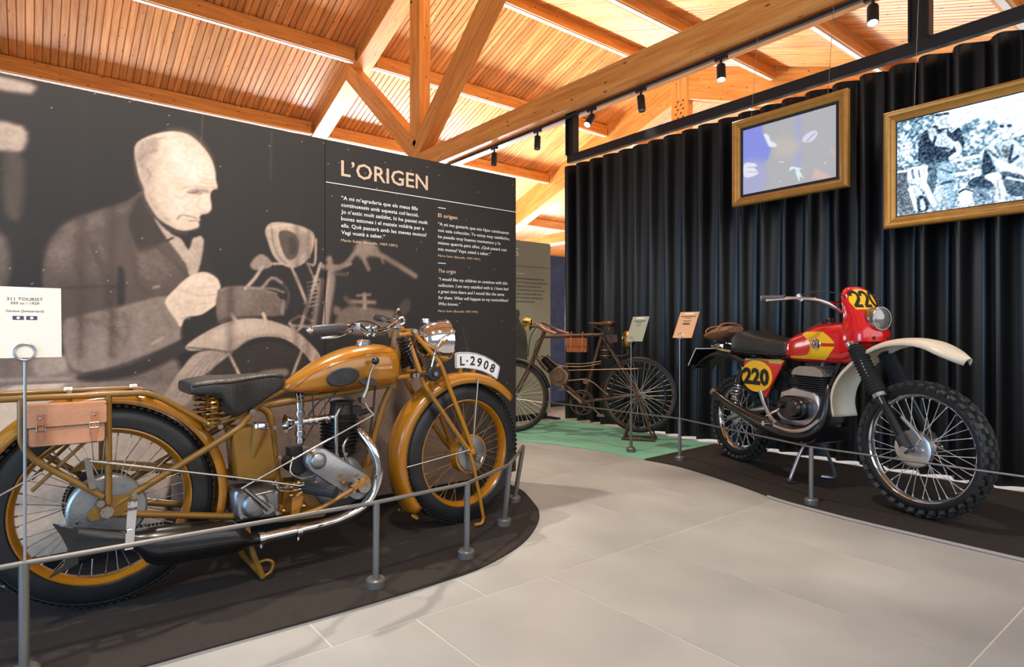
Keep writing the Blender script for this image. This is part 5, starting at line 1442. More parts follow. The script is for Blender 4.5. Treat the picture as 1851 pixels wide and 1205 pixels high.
sc_.tube([(1.12, 0.02, 1.0), (1.15, 0.08, 1.02), (1.18, 0.12, 1.03), (1.195, 0.13, 1.045)], 0.006, 8); sc_.ell((1.20, 0.132, 1.05), (0.010, 0.010, 0.010), 10, 6); sc_.build('steering_damper', M['chrome'], hbar)
# headlamp
hl = G(); prof = [(0.0, -0.135), (0.03, -0.128), (0.06, -0.108), (0.080, -0.075), (0.090, -0.035), (0.092, 0.0), (0.094, 0.004), (0.097, 0.010), (0.094, 0.018), (0.088, 0.020)]
prof = [(r*1.1, h*1.05) for r, h in prof]; hl.lathe(prof, (1.362, 0, 0.900), (1, 0, -0.02), 36); hl.cyl((1.285, 0.02, 0.985), (1.285, 0.02, 1.005), 0.022, n=14)
lamp = hl.build('headlamp', M['chrome'], mc, smooth=40)
G().lathe([(0.098, 0.016), (0.066, 0.028), (0.033, 0.034), (0.0, 0.036)], (1.362, 0, 0.900), (1, 0, -0.02), 36).build('lens', M['glass'], lamp)
lb = G()
for s in (-1, 1): lb.tube([(1.20, s*0.062, 0.90), (1.28, s*0.085, 0.86), (1.335, s*0.096, 0.905)], 0.008, 8)
lb.build('lamp_bracket', MU, lamp)
G().tube(catmull([(1.36, -0.09, 0.93), (1.32, -0.115, 0.925), (1.27, -0.12, 0.88), (1.245, -0.115, 0.80), (1.24, -0.11, 0.765)], 6), 0.005, 8).build('lamp_cable', M['chrome'], lamp)
# front number plate, standing lengthwise on the mudguard
def arc_pts(r, a0, a1, n): return [(1.485 + r*math.cos(math.radians(a0+(a1-a0)*i/n)), WR + r*math.sin(math.radians(a0+(a1-a0)*i/n))) for i in range(n+1)]
outl = [(1.440, .830), (1.446, .838)] + [(1.47, .842), (1.52, .841), (1.57, .834), (1.62, .819), (1.67, .796), (1.71, .770)] + [(1.718, .760), (1.716, .745), (1.703, .703), (1.694, .697)] + [(1.66, .718), (1.61, .739), (1.56, .752), (1.50, .760), (1.447, .761), (1.441, .768)]
npl = G(); npl.prism(outl, (0, 0, 0), (1, 0, 0), (0, 0, 1), 0.004)
plate = npl.build('number_plate', M['plate_white'], mc, smooth=0)
mx_, mz_ = 1.58, 0.775
G().tube([(mx_+(a-mx_)*0.965, -0.0025, mz_+(b-mz_)*0.93) for a, b in outl], 0.0012, 4, closed=True).build('plate_border', M['ink'], plate)
for ch_, x, z, rot, w_ in (('L', 1.469, .776, 0, .028), ('·', 1.505, .776, -3, None), ('2', 1.528, .777, -6, .030), ('9', 1.568, .769, -11, .030), ('0', 1.608, .757, -17, .030), ('8', 1.648, .741, -22, .030)):
    a = math.radians(rot)
    lettering('plate_character', ch_, (x, -0.0022, z), (math.cos(a), 0, math.sin(a)), (-math.sin(a), 0, math.cos(a)), 0.044, w_, M['ink'], plate, bold=0.02)
pb = G()
for x, z in ((1.47, .752), (1.55, .745), (1.65, .712)): pb.box((x, 0, z), (0.014, 0.02, 0.02))
pb.build('plate_clip', MU, plate)

# leather bag strapped to the rack
bag = empty('leather_bag', None, (0.205-0.112, 2.53-0.152, 0.592)); tag(bag, 'tan leather satchel with two buckled straps on the luggage rack', 'bag')
b = G(); b.rbox((0, 0, 0.062), (0.198, 0.052, 0.124), 0.012); b.build('body', M['tan'], bag, smooth=40, bevel=0.003)
b = G(); b.rbox((0, -0.029, 0.092), (0.202, 0.006, 0.066), 0.010); b.box((0, 0.0, 0.1265), (0.202, 0.062, 0.005)); b.build('flap', M['tan'], bag, smooth=40)
b = G(); b.tube([(-0.099, -0.033, 0.06), (0.101, -0.033, 0.062)], 0.0014, 5); b.tube(rounded([(-0.098, -0.0275, 0.002), (0.098, -0.0275, 0.002), (0.098, -0.0275, 0.122), (-0.098, -0.0275, 0.122)], 0.012, closed=True), 0.0016, 5, closed=True); b.build('seam', M['saddle'], bag)
for x in (-0.066, 0.068):
    b = G(); b.box((x, -0.034, 0.082), (0.017, 0.004, 0.036)); b.box((x, -0.035, 0.052), (0.015, 0.004, 0.03)); b.prism([(x-0.008, 0.042), (x+0.008, 0.042), (x+0.007, 0.016), (x, 0.006), (x-0.007, 0.016)], (0, -0.036, 0), (1, 0, 0), (0, 0, 1), 0.004)
    sp_ = b.build('strap', M['strap'], bag, smooth=0)
    G().tube([(x-0.011, -0.038, 0.050), (x+0.011, -0.038, 0.050), (x+0.011, -0.038, 0.066), (x-0.011, -0.038, 0.066)], 0.0018, 6, closed=True).build('buckle', M['nickel'], sp_)
    G().ell((x, -0.037, 0.090), (0.004, 0.002, 0.004), 8, 6).build('rivet', M['nickel'], sp_)

# ================================================================== RED ENDURO MOTORCYCLE (origin: ground below the rear axle; x forward, -y toward the visitor)
HD2 = math.radians(-112.17)
eb = empty('enduro_motorcycle', None, (4.092, 2.432, 0.011), HD2); tag(eb, 'red and yellow enduro motorcycle numbered 220 with knobbly tyres', 'motorcycle')
RX, RR_ = -0.03, 0.312
FX, FR_ = 1.402, 0.345
AL, CH, BK = M['alu_bright'], M['chrome'], M['black_paint']
wheel(eb, 'rear_wheel', (RX, 0, RR_), RR_, 0.112, 0.236, CH, M['tyre'], 36, 0.045, 0.10, AL, M['spoke'], spoke_r=0.0019, knobs=True, rim_w=0.062)
f2 = wheel(eb, 'front_wheel', (FX, 0, FR_), FR_, 0.090, 0.279, CH, M['tyre'], 36, 0.045, 0.10, AL, M['spoke'], spoke_r=0.0019, steer=math.radians(6), knobs=True, rim_w=0.052)
G().lathe([(0, -0.006), (0.08, -0.006), (0.094, 0.0), (0.094, 0.03), (0, 0.03)], (0, -0.072, 0), (0, 1, 0), 32).build('brake_plate', AL, f2)
bg = G(); bg.tube([(0.03, -0.085, 0.03), (0.055, -0.09, 0.06), (0.03, -0.09, 0.09), (-0.04, -0.095, 0.16)], 0.008, 8); bg.cyl((0.045, -0.09, 0.0), (0.045, -0.075, 0.0), 0.016, n=12); bg.box((0.02, -0.085, -0.02), (0.06, 0.012, 0.016)); bg.build('brake_arm', AL, f2)

# fork
fk = empty('front_fork', eb)
TOPZ = Vector((1.075, 0, 0.862)); AX = Vector((FX, 0, FR_)); fd = (AX-TOPZ).normalized()
for s in (-1, 1):
    o = Vector((0, s*0.095, 0))
    a, b, c = TOPZ + o, TOPZ + fd*0.305 + o, AX + o + fd*0.02
    G().cyl(a - fd*0.06, b, 0.018, n=14).build('stanchion', CH, fk)
    G().cyl(b - fd*0.01, c, 0.023, 0.021, n=16).build('slider', BK, fk)
    q = G(); pr = []
    for i in range(15):
        h0 = 0.012 + i*0.0188; pr += [(0.032 + 0.006*(i/14), h0), (0.044 + 0.004*(i/14), h0+0.0094)]
    pr.append((0.027, 0.30)); q.lathe(pr, a, fd, 20); q.build('gaiter', M['rubber'], fk)
    G().lathe([(0.026, 0), (0.034, 0.002), (0.034, 0.022), (0.026, 0.024)], b - fd*0.008, fd, 18).build('gaiter_clip', AL, fk)
    G().lathe([(0.018, 0), (0.032, 0.0), (0.034, 0.02), (0.028, 0.026)], a - fd*0.02, fd, 18).build('clamp', CH, fk)
    G().cyl(c - fd*0.09, c - fd*0.02, 0.028, n=14).build('lower_boot', M['rubber'], fk)
    G().cyl(AX + o + Vector((0, s*0.03, 0)), AX + o - Vector((0, s*0.03, 0)), 0.016, n=12).build('axle_clamp', AL, fk)
G().box(TOPZ - fd*0.015, (0.05, 0.24, 0.03), Matrix.Rotation(-0.57, 3, 'Y')).build('lower_yoke', AL, fk)
G().cyl(TOPZ - fd*0.16 + Vector((-0.05, 0, 0)), TOPZ + Vector((-0.05, 0, 0)), 0.03, n=14).build('steering_head', M['red'], fk)
G().tube(catmull([(1.10, -0.10, 0.855), (1.16, -0.125, 0.76), (1.23, -0.12, 0.64), (1.33, -0.10, 0.46), (1.37, -0.095, 0.42)], 5), 0.005, 8).build('brake_cable', M['wire'], fk)

# front mudguard
fp = catmull([(0.895, 0, 0.44), (0.878, 0, 0.52), (0.893, 0, 0.61), (0.945, 0, 0.695), (1.035, 0, 0.775), (1.13, 0, 0.840), (1.24, 0, 0.882), (1.36, 0, 0.896), (1.47, 0, 0.884), (1.56, 0, 0.848), (1.645, 0, 0.802)], 5)
def f_sec(t):
    w = 0.084*(1-0.75*max(0, (t-0.86)/0.14)**2)
    return [(-w, -0.028), (-w*0.94, -0.008), (-w*0.6, 0.004), (-w*0.2, 0.009), (w*0.2, 0.009), (w*0.6, 0.004), (w*0.94, -0.008), (w, -0.028)]
g = G(); g.strip(fp[::-1], lambda t: f_sec(1-t)); g.build('front_mudguard', M['ivory'], eb, smooth=70, solid=0.004)
# headlamp fairing
def shell(rows, n=28, e=2.6):
    rings = []
    for z, x0, x1, hw in rows:
        cx, rx = (x0+x1)/2, (x1-x0)/2
        rings.append([Vector((cx + rx*math.copysign(abs(math.cos(2*math.pi*i/n))**(2/e), math.cos(2*math.pi*i/n)), hw*math.copysign(abs(math.sin(2*math.pi*i/n))**(2/e), math.sin(2*math.pi*i/n)), z)) for i in range(n)])
    return G().loft(rings)
fa = shell([(0.874, 0.965, 1.130, .095), (0.886, 0.945, 1.160, .122), (0.93, 0.945, 1.165, .124), (0.97, 0.955, 1.150, .114), (1.02, 0.965, 1.120, .104), (1.06, 0.965, 1.095, .106), (1.10, 0.965, 1.072, .108), (1.14, 0.962, 1.046, .102), (1.17, 0.960, 1.025, .088), (1.19, 0.960, 1.008, .062), (1.198, 0.965, 0.995, .035)])
fairing = fa.build('headlamp_fairing', M['red'], eb, smooth=60)
# yellow number field on the sloping brow
def brow_x(z): return float(np.interp(z, [1.05, 1.06, 1.10, 1.14, 1.17, 1.19], [1.100, 1.095, 1.072, 1.046, 1.025, 1.008]))
def brow_hw(z): return float(np.interp(z, [1.06, 1.10, 1.14, 1.17, 1.19], [.106, .108, .102, .088, .062]))
def brow(y, z, e=2.6):
    k = min(0.985, abs(y)/brow_hw(z)); x0 = 0.963; x1 = brow_x(z)
    return Vector(((x0+x1)/2 + (x1-x0)/2*(1-k**e)**(1/e) + 0.0015, y, z))
def patch_grid(fn, us, vs, inside, name, m, parent):
    vsx = []; idx = {}; fs = []
    for i, v in enumerate(vs):
        lo, hi = inside(v)
        for j, u in enumerate(us):
            idx[(i, j)] = len(vsx); vsx.append(fn(lo + (hi-lo)*u, v))
    for i in range(len(vs)-1):
        for j in range(len(us)-1): fs.append((idx[(i, j)], idx[(i, j+1)], idx[(i+1, j+1)], idx[(i+1, j)]))
    return G().add(vsx, fs).build(name, m, parent, smooth=180)
def brow_in(z):
    t = (z-1.063)/(1.182-1.063); w = 0.098*math.sqrt(max(0.02, 1-max(0, t-0.35)**2/0.46)) if t > 0.35 else 0.098*(0.86+0.4*t)
    w = min(w, brow_hw(z)*0.93)
    return -w, w
field = patch_grid(brow, np.linspace(0, 1, 18), np.linspace(1.063, 1.180, 12), brow_in, 'number_field', M['yellow'], fairing)
def bent_text(name, body, fn, u0, u1, v0, v1, m, parent, bold=0.03):
    p, f = text_data(body, bold)
    x = (p[:, 0]-p[:, 0].min())/(p[:, 0].max()-p[:, 0].min()); y = (p[:, 1]-p[:, 1].min())/(p[:, 1].max()-p[:, 1].min())
    return G().add([fn(u0+(u1-u0)*a, v0+(v1-v0)*b) for a, b in zip(x, y)], f).build(name, m, parent, smooth=0)
def ribbon(g, path, hw, fn):
    P = [Vector((p[0], p[1])) for p in path]; vs = []
    for i in range(len(P)):
        d = P[min(i+1, len(P)-1)] - P[max(i-1, 0)]; n = Vector((-d.y, d.x)).normalized()*hw
        vs += [fn(P[i].x+n.x, P[i].y+n.y), fn(P[i].x-n.x, P[i].y-n.y)]
    return g.add(vs, [(2*i, 2*i+1, 2*i+3, 2*i+2) for i in range(len(P)-1)])
two = [(p.x, p.y) for p in catmull([(.06, .72, 0), (.14, .92, 0), (.5, 1.0, 0), (.86, .92, 0), (.95, .72, 0), (.84, .52, 0), (.45, .26, 0), (.10, .02, 0)], 4)]
nil = [(0.5+0.44*math.cos(2*math.pi*i/24), 0.5+0.5*math.sin(2*math.pi*i/24)) for i in range(25)]
for k, strokes in enumerate(((two, [(.02, .03), (.5, .03), (.98, .03)]), (two, [(.02, .03), (.5, .03), (.98, .03)]), (nil,))):
    y0 = -0.086 + k*0.060; g = G()
    for st_ in strokes: ribbon(g, [(y0 + 0.048*a, 1.080 + 0.084*b) for a, b in st_], 0.0085, lambda a, b: brow(a, b) + Vector((0.002, 0, 0.001)))
    g.build('race_number', M['ink'], fairing, smooth=180)
hl = G(); hl.lathe([(0.060, -0.05), (0.066, -0.01), (0.068, 0.012), (0.064, 0.020), (0.058, 0.020)], (1.150, 0, 1.010), (1, 0, 0.02), 32); lampb = hl.build('headlamp', M['nickel'], eb)
G().lathe([(0.059, 0.016), (0.04, 0.026), (0.02, 0.030), (0, 0.031)], (1.150, 0, 1.010), (1, 0, 0.02), 32).build('lens', M['glass'], lampb)
for s in (-1, 1): G().ell((1.158, s*0.045, 0.905), (0.006, 0.010, 0.010), 10, 6).build('rubber_plug', M['ink'], fairing)
# handlebar
B2 = [(0.985, 0, 1.045), (0.975, 0.07, 1.055), (0.945, 0.16, 1.105), (0.905, 0.22, 1.128), (0.80, 0.33, 1.137), (0.705, 0.385, 1.140)]
h = G()
for s in (-1, 1): h.tube(catmull([(a, s*b, c) for a, b, c in B2], 5), 0.011, 10)
h.tube([(0.945, -0.155, 1.108), (0.945, 0.155, 1.108)], 0.006, 8); h2 = h.build('handlebar', CH, eb)
for s in (-1, 1):
    G().lathe([(0, -0.003), (0.017, -0.002), (0.018, 0.004), (0.015, 0.008)], (0.688, s*0.396, 1.140), (0.86, -s*0.5, 0), 14).build('grip_end', AL, h2)
    q = G(); q.cyl((0.80, s*0.33, 1.137), (0.690, s*0.395, 1.140), 0.0175, n=14); q.lathe([(0.016, 0), (0.021, 0.004), (0.021, 0.010)], (0.80, s*0.33, 1.137), (0.86, -s*0.5, 0), 14); q.build('grip', M['grip'], h2)
    q = G(); q.tube([(0.855, s*0.275, 1.135), (0.86, s*0.31, 1.133), (0.82, s*0.37, 1.128), (0.765, s*0.415, 1.124)], [0.007, 0.006, 0.005, 0.005], 8); q.ell((0.76, s*0.418, 1.123), (0.008, 0.008, 0.008), 8, 6); q.cyl((0.865, s*0.255, 1.12), (0.845, s*0.275, 1.155), 0.016, n=10); q.build('lever', AL, h2)
    q = G(); q.tube(catmull([(0.85, s*0.27, 1.150), (0.93, s*0.22, 1.168), (1.01, s*0.12, 1.15), (1.03, s*0.05, 1.08)], 5), 0.0035, 6); q.tube(catmull([(0.85, s*0.26, 1.130), (0.95, s*0.17, 1.09), (1.0, s*0.08, 1.03)], 5), 0.0035, 6); q.build('control_cable', M['rubber'], h2)
q = G(); q.box((0.985, -0.05, 1.03), (0.04, 0.03, 0.06)); q.box((0.985, 0.05, 1.03), (0.04, 0.03, 0.06)); q.cyl((0.99, -0.04, 0.985), (0.985, -0.05, 1.055), 0.010, n=8); q.build('bar_clamp', CH, h2)

# tank with yellow panel
T2 = [(0.505, .785, .872, .05), (0.53, .762, .892, .090), (0.61, .750, .925, .116), (0.71, .748, .955, .124), (0.78, .750, .982, .129), (0.88, .752, .994, .130), (0.99, .757, .990, .124), (1.045, .785, .962, .110), (1.075, .82, .925, .088), (1.085, .86, .89, .05)]
tank2 = tank_mesh(T2, e=3.5, n=40).build('fuel_tank', M['red'], eb, smooth=60)
def on_tank(x, z, off=0.0016): return Vector((x, -(tank_side(T2, x, z, 3.5)+off), z))
def zrange(xs_t, zs_t): return lambda x: float(np.interp(x, xs_t, zs_t))
up_hi = zrange([0.70, 0.73, 0.881, 0.925, 0.966], [0.928, 0.940, 0.940, 0.915, 0.880]); up_lo = zrange([0.70, 0.745, 0.775, 0.79, 0.966], [0.926, 0.905, 0.885, 0.874, 0.872])
lo_hi = zrange([0.575, 0.70, 0.755, 0.775, 0.785, 0.966], [0.788, 0.791, 0.800, 0.815, 0.853, 0.853]); lo_lo = zrange([0.575, 0.62, 0.885, 0.92, 0.966], [0.780, 0.774, 0.774, 0.798, 0.848])
def tank_patch(name, x0, x1, lo, hi, m):
    xs = np.linspace(x0, x1, 34)
    return patch_grid(lambda t, x: on_tank(x, t), np.linspace(0, 1, 9), xs, lambda x: (lo(x), hi(x)), name, m, tank2)
tank_patch('yellow_panel', 0.702, 0.966, up_lo, up_hi, M['yellow'])
tank_patch('yellow_panel', 0.575, 0.966, lo_lo, lo_hi, M['yellow'])
tank_patch('yellow_panel', 0.784, 0.872, zrange([0.78, 0.88], [0.852, 0.852]), zrange([0.78, 0.88], [0.876, 0.876]), M['yellow'])
ec = on_tank(0.835, 0.866, 0.001)
bd = G(); bd.lathe([(0, -0.009), (0.022, -0.008), (0.031, -0.005), (0.034, 0.0), (0.034, 0.006)], ec, (0, 1, 0), 24); em = bd.build('tank_badge', CH, tank2)
G().torus(ec + Vector((0, -0.007, 0)), (0, 1, 0), 0.021, 0.002, 24, 6).build('badge_ring', M['red_line'], em)
G().lathe([(0, -0.011), (0.008, -0.010), (0.012, -0.007)], ec, (0, 1, 0), 14).build('badge_boss', M['blue_panel'], em)
q = G(); q.lathe([(0, 0.03), (0.03, 0.028), (0.034, 0.02), (0.034, 0.0)], (0.80, 0, 0.99), (-0.1, 0, 1), 20); q.box((0.72, -0.02, 0.972), (0.14, 0.035, 0.012), Matrix.Rotation(-0.35, 3, 'Y')); q.build('filler_cap', BK, tank2)

# seat
S2 = [(-0.015, .80, .86, .09), (0.01, .79, .915, .115), (0.06, .785, .945, .126), (0.12, .785, .950, .13), (0.22, .785, .930, .13), (0.34, .782, .908, .125), (0.45, .778, .893, .115), (0.53, .778, .884, .10), (0.56, .79, .87, .06)]
seat = tank_mesh(S2, e=4.0, n=36).build('seat', M['saddle'], eb, smooth=60)
q = G(); q.tube([(x, -tank_side(S2, x, z, 4.0)-0.001, z) for x, z in [(p.x, p.z) for p in catmull([(-0.005, 0, .80), (0.10, 0, .797), (0.3, 0, .793), (0.53, 0, .79)], 5)]], 0.004, 5); q.build('seat_trim', CH, seat)
# rear mudguard, tail plate, grab rail
rp = catmull([(0.20, 0, 0.70), (0.05, 0, 0.755), (-0.10, 0, 0.785), (-0.25, 0, 0.785), (-0.38, 0, 0.755), (-0.50, 0, 0.69), (-0.545, 0, 0.645)], 5)
g = G(); g.strip(rp, [(-0.085, -0.03), (-0.08, -0.008), (-0.04, 0.006), (0.04, 0.006), (0.08, -0.008), (0.085, -0.03)]); g.build('rear_mudguard', BK, eb, smooth=70, solid=0.004)
q = G(); rot = Matrix.Rotation(math.radians(-52), 3, 'Y')
q.box((-0.47, -0.03, 0.74), (0.17, 0.20, 0.004), rot); tp = q.build('tail_plate', BK, eb)
q = G(); fr_pts = [rot @ Vector((a, b, 0.003)) + Vector((-0.47, -0.03, 0.74)) for a, b in ((-.085, -.10), (.085, -.10), (.085, .10), (-.085, .10))]
q.tube(fr_pts, 0.005, 6, closed=True); q.build('plate_border', M['plate_white'], tp)
q = G()
for s in (-1, 1): q.tube(catmull([(0.02, s*0.125, 0.80), (-0.12, s*0.135, 0.815), (-0.22, s*0.12, 0.835), (-0.27, s*0.06, 0.85), (-0.28, 0, 0.855)], 5), 0.010, 8)
q.build('grab_rail', CH, eb)
q = G(); q.lathe([(0, -0.02), (0.03, -0.02), (0.034, 0.0), (0.03, 0.05), (0.0, 0.055)], (-0.30, 0, 0.83), (1, 0, 0.3), 18); q.build('tail_lamp', CH, eb)
# tool roll on the tail
tr_ = empty('tool_roll', None, eb.matrix_basis @ Vector((-0.20, -0.02, 0.862))); tr_.rotation_euler = (0, 0, HD2); tag(tr_, 'crumpled brown leather tool roll behind the seat of the red motorcycle', 'tool roll')
rng = random.Random(3); rings = []
for i in range(11):
    t = i/10; x = -0.17 + 0.30*t; rz = 0.042*math.sin(math.pi*(0.12+0.76*t))**0.5*(1+rng.uniform(-.1, .1)); ry = 0.105*math.sin(math.pi*(0.12+0.76*t))**0.4
    rings.append([Vector((x + rng.uniform(-.006, .006), ry*math.cos(2*math.pi*k/18)*(1+rng.uniform(-.05, .05)), 0.045 + 0.05*t + rz*math.sin(2*math.pi*k/18)*(1+rng.uniform(-.16, .16)))) for k in range(18)])
G().loft(rings).build('roll', M['brown'], tr_, smooth=35)
q = G()
for x in (-0.09, 0.06): q.tube([Vector((x, 0.108*math.cos(a), 0.062 + 0.05*(x+0.17)/0.3 + 0.046*math.sin(a))) for a in np.linspace(0, 2*math.pi, 18, endpoint=False)], 0.005, 5, closed=True)
q.build('strap', M['strap'], tr_)
# side panel with number disc
q = G(); q.prism([(0.185, .752), (0.575, .758), (0.545, .72), (0.45, .585), (0.405, .510), (0.375, .502), (0.33, .54), (0.22, .60), (0.165, .68)], (0, -0.128, 0), (1, 0, 0), (0, 0, 1), 0.012, bevel=0.003)
spn = q.build('side_panel', M['red'], eb, smooth=40)
G().prism([(0.152*math.cos(2*math.pi*i/44), 0.107*math.sin(2*math.pi*i/44)) for i in range(44)], (0.312, -0.1375, 0.642), (1, 0, 0), (0, 0, 1), 0.007, bevel=0.002).build('number_disc', M['yellow'], spn)
G().prism([(0.42, .752), (0.57, .756), (0.545, .735), (0.44, .735)], (0, -0.1355, 0), (1, 0, 0), (0, 0, 1), 0.003).build('yellow_flash', M['yellow'], spn, smooth=0)
lettering('race_number', '220', (0.180, -0.1415, 0.590), (1, 0, 0), (0, 0, 1), 0.106, 0.262, M['ink'], spn, bold=0.05)
G().tube([(0.20, -0.138, 0.752), (0.56, -0.138, 0.758)], 0.008, 8).build('panel_rim', CH, spn)
# engine
e2 = empty('engine', eb)
q = G(); q.prism([(0.46, .40), (0.50, .56), (0.62, .60), (0.80, .58), (0.845, .50), (0.835, .40), (0.77, .34), (0.52, .345)], (0, 0, 0), (1, 0, 0), (0, 0, 1), 0.22, bevel=0.02); q.build('crankcase', AL, e2, smooth=40)
q = G(); cap2 = [(0.655 + 0.118*math.copysign(abs(math.cos(2*math.pi*i/36))**0.75, math.cos(2*math.pi*i/36)), 0.468 + 0.075*math.copysign(abs(math.sin(2*math.pi*i/36))**0.75, math.sin(2*math.pi*i/36))) for i in range(36)]
q.prism(cap2, (0, -0.128, 0), (1, 0, 0), (0, 0, 1), 0.07, bevel=0.014); q.lathe([(0, -0.03), (0.045, -0.028), (0.055, -0.015), (0.057, 0)], (0.70, -0.163, 0.47), (0, 1, 0), 28); q.lathe([(0, -0.022), (0.02, -0.022), (0.025, 0)], (0.585, -0.163, 0.478), (0, 1, 0), 18); q.build('clutch_cover', BK, e2, smooth=45)
q = G(); ctr = Vector((0.745, 0, 0)); 
for i in range(8):
    z = 0.575 + i*0.0135; q.rbox((0.74, 0, z), (0.235, 0.006, 0.21), 0.04, Matrix.Rotation(math.pi/2, 3, 'X'))
q.cyl((0.74, 0, 0.56), (0.74, 0, 0.69), 0.06, n=16); q.build('finned_cylinder', M['black_iron'], e2, smooth=40)
q = G()
for i in range(11):
    y = -0.11 + i*0.022; q.prism([(0.61, .678), (0.635, .712), (0.68, .728), (0.80, .728), (0.85, .712), (0.87, .680), (0.86, .672), (0.62, .672)], (0, y, 0), (1, 0, 0), (0, 0, 1), 0.007)
q.box((0.74, 0, 0.680), (0.20, 0.20, 0.02)); q.cyl((0.74, 0, 0.70), (0.75, 0, 0.76), 0.012, n=10); q.build('finned_head', M['fin'], e2, smooth=40)
q = G(); q.cyl((0.52, -0.03, 0.62), (0.62, -0.03, 0.625), 0.034, n=16); q.cyl((0.545, -0.03, 0.58), (0.535, -0.03, 0.70), 0.024, n=14); q.box((0.46, 0, 0.62), (0.12, 0.14, 0.12)); q.build('carburettor', M['black_iron'], e2)
# exhaust: front bend, belly under the engine and rising tail
q = G(); pts = [(0.80, -0.02, 0.64), (0.845, -0.05, 0.615), (0.862, -0.08, 0.54), (0.860, -0.10, 0.44), (0.825, -0.125, 0.362), (0.75, -0.14, 0.320), (0.62, -0.15, 0.312), (0.50, -0.155, 0.325), (0.38, -0.16, 0.345), (0.24, -0.165, 0.375), (0.08, -0.17, 0.42), (-0.04, -0.17, 0.462), (-0.125, -0.17, 0.495)]
q.tube(catmull(pts, 5), [0.024, 0.026, 0.030, 0.038, 0.048, 0.054, 0.056, 0.054, 0.046, 0.034, 0.028, 0.026, 0.026], 16); ex2 = q.build('exhaust', BK, eb)
G().lathe([(0.027, 0), (0.029, 0.004), (0.029, 0.03), (0.022, 0.032)], (-0.105, -0.17, 0.487), (-0.93, 0, 0.36), 16).build('tail_tip', M['rust_metal'], ex2)
q = G(); q.prism([(0.50, .275), (0.78, .265), (0.83, .285), (0.855, .32), (0.862, .37), (0.845, .345), (0.82, .31), (0.52, .30)], (0, -0.02, 0), (1, 0, 0), (0, 0, 1), 0.24, bevel=0.01); q.build('skid_plate', BK, eb, smooth=40)
# frame, swing arm, shocks
q = G()
for s in (-1, 1):
    q.tube(rounded([(0.95, s*0.04, 0.80), (0.855, s*0.05, 0.62), (0.83, s*0.09, 0.38), (0.76, s*0.11, 0.30), (0.52, s*0.11, 0.31), (0.42, s*0.12, 0.40), (0.40, s*0.12, 0.52), (0.25, s*0.12, 0.72), (-0.12, s*0.12, 0.80)], 0.06), 0.013, 10)
    q.tube([(0.40, s*0.12, 0.50), (0.47, s*0.10, 0.75), (0.60, s*0.05, 0.80)], 0.012, 10)
q.cyl((1.02, 0, 0.86), (0.45, 0, 0.78), 0.018, n=12); q.build('frame', BK, eb)
q = G()
for s in (-1, 1): q.tube([(0.42, s*0.115, 0.44), (0.15, s*0.118, 0.37), (RX, s*0.105, RR_)], [0.022, 0.020, 0.018], 10)
q.build('swing_arm', AL, eb)
q = G(); q.tube(rounded([(0.40, -0.178, 0.55), (0.435, -0.178, 0.47), (0.50, -0.178, 0.385), (0.555, -0.18, 0.36)], 0.03), 0.013, 8); q.tube(catmull([(0.56, -0.20, 0.345), (0.70, -0.205, 0.335), (0.82, -0.195, 0.36), (0.92, -0.185, 0.43)], 5), 0.012, 8); q.build('footrest_bracket', AL, eb)
q = G(); q.tube([(0.56, -0.15, 0.45), (0.54, -0.20, 0.425), (0.50, -0.21, 0.40)], 0.008, 8); q.cyl((0.53, -0.17, 0.36), (0.53, -0.26, 0.36), 0.016, n=10); q.build('kick_pedal', CH, eb)
for s in (-1, 1):
    sh_ = empty('rear_shock', eb); a, b = Vector((0.165, s*0.135, 0.70)), Vector((0.03, s*0.125, 0.36)); d = (b-a)
    G().cyl(a, b, 0.011, n=10).build('damper_rod', CH, sh_); G().cyl(a + d*0.05, a + d*0.35, 0.028, n=14).build('damper_body', BK, sh_)
    G().coil(a + d*0.32, a + d*0.82, 0.027, 0.005, 8).build('spring', CH, sh_)
    G().cyl(a + d*0.82, a + d*0.95, 0.024, n=14).build('lower_cap', BK, sh_)
# prop stand under the engine
q = G()
for s in (-1, 1): q.tube(rounded([(0.67, s*0.04, 0.285), (0.67, s*0.10, 0.19), (0.67, s*0.165, 0.05), (0.665, s*0.17, 0.014), (0.635, s*0.155, 0.012), (0.60, s*0.13, 0.012)], 0.035), 0.0105, 10)
q.build('prop_stand', AL, eb)
q = G(); q.lathe([(0.052, 0.05), (0.062, 0.05), (0.062, 0.056), (0.052, 0.056)], (RX, 0, RR_), (0, 1, 0), 30, closed=True)
for z0, z1 in ((0.06, 0.03), (-0.06, -0.03)): q.tube([(RX, 0.054, RR_+z0), (0.44, 0.054, 0.44+z1)], 0.006, 5)
q.build('drive_chain', M['black_iron'], eb)

# ================================================================== OLD MOTORISED BICYCLE (origin: ground below rear hub; x forward, +y toward the visitor)
HB = math.atan2(0.8399, -0.5427)
bc = empty('motorised_bicycle', None, (4.222, 3.507, 0.006), HB); tag(bc, 'rusty brown motorised bicycle with leather saddle on the mint carpet', 'bicycle')
RU, RM = M['rust'], M['rust_metal']
wheel(bc, 'rear_wheel', (0.01, 0, 0.395), 0.336, 0.045, 0.305, RU, M['tyre'], 36, 0.03, 0.08, RM, M['spoke'], tread=False, spoke_r=0.0018)
wheel(bc, 'front_wheel', (1.17, 0, 0.342), 0.336, 0.045, 0.305, RU, M['tyre'], 36, 0.025, 0.08, RM, M['spoke'], tread=False, spoke_r=0.0018)
q = G(); q.torus((0.01, 0.045, 0.395), (0, 1, 0), 0.235, 0.008, 48, 6)
for i in range(8):
    a = 2*math.pi*i/8; q.cyl((0.01+0.225*math.cos(a), 0.045, 0.395+0.225*math.sin(a)), (0.01+0.30*math.cos(a), 0.015, 0.395+0.30*math.sin(a)), 0.003, n=5)
q.build('belt_pulley', M['black_iron'], bc)
q = G()
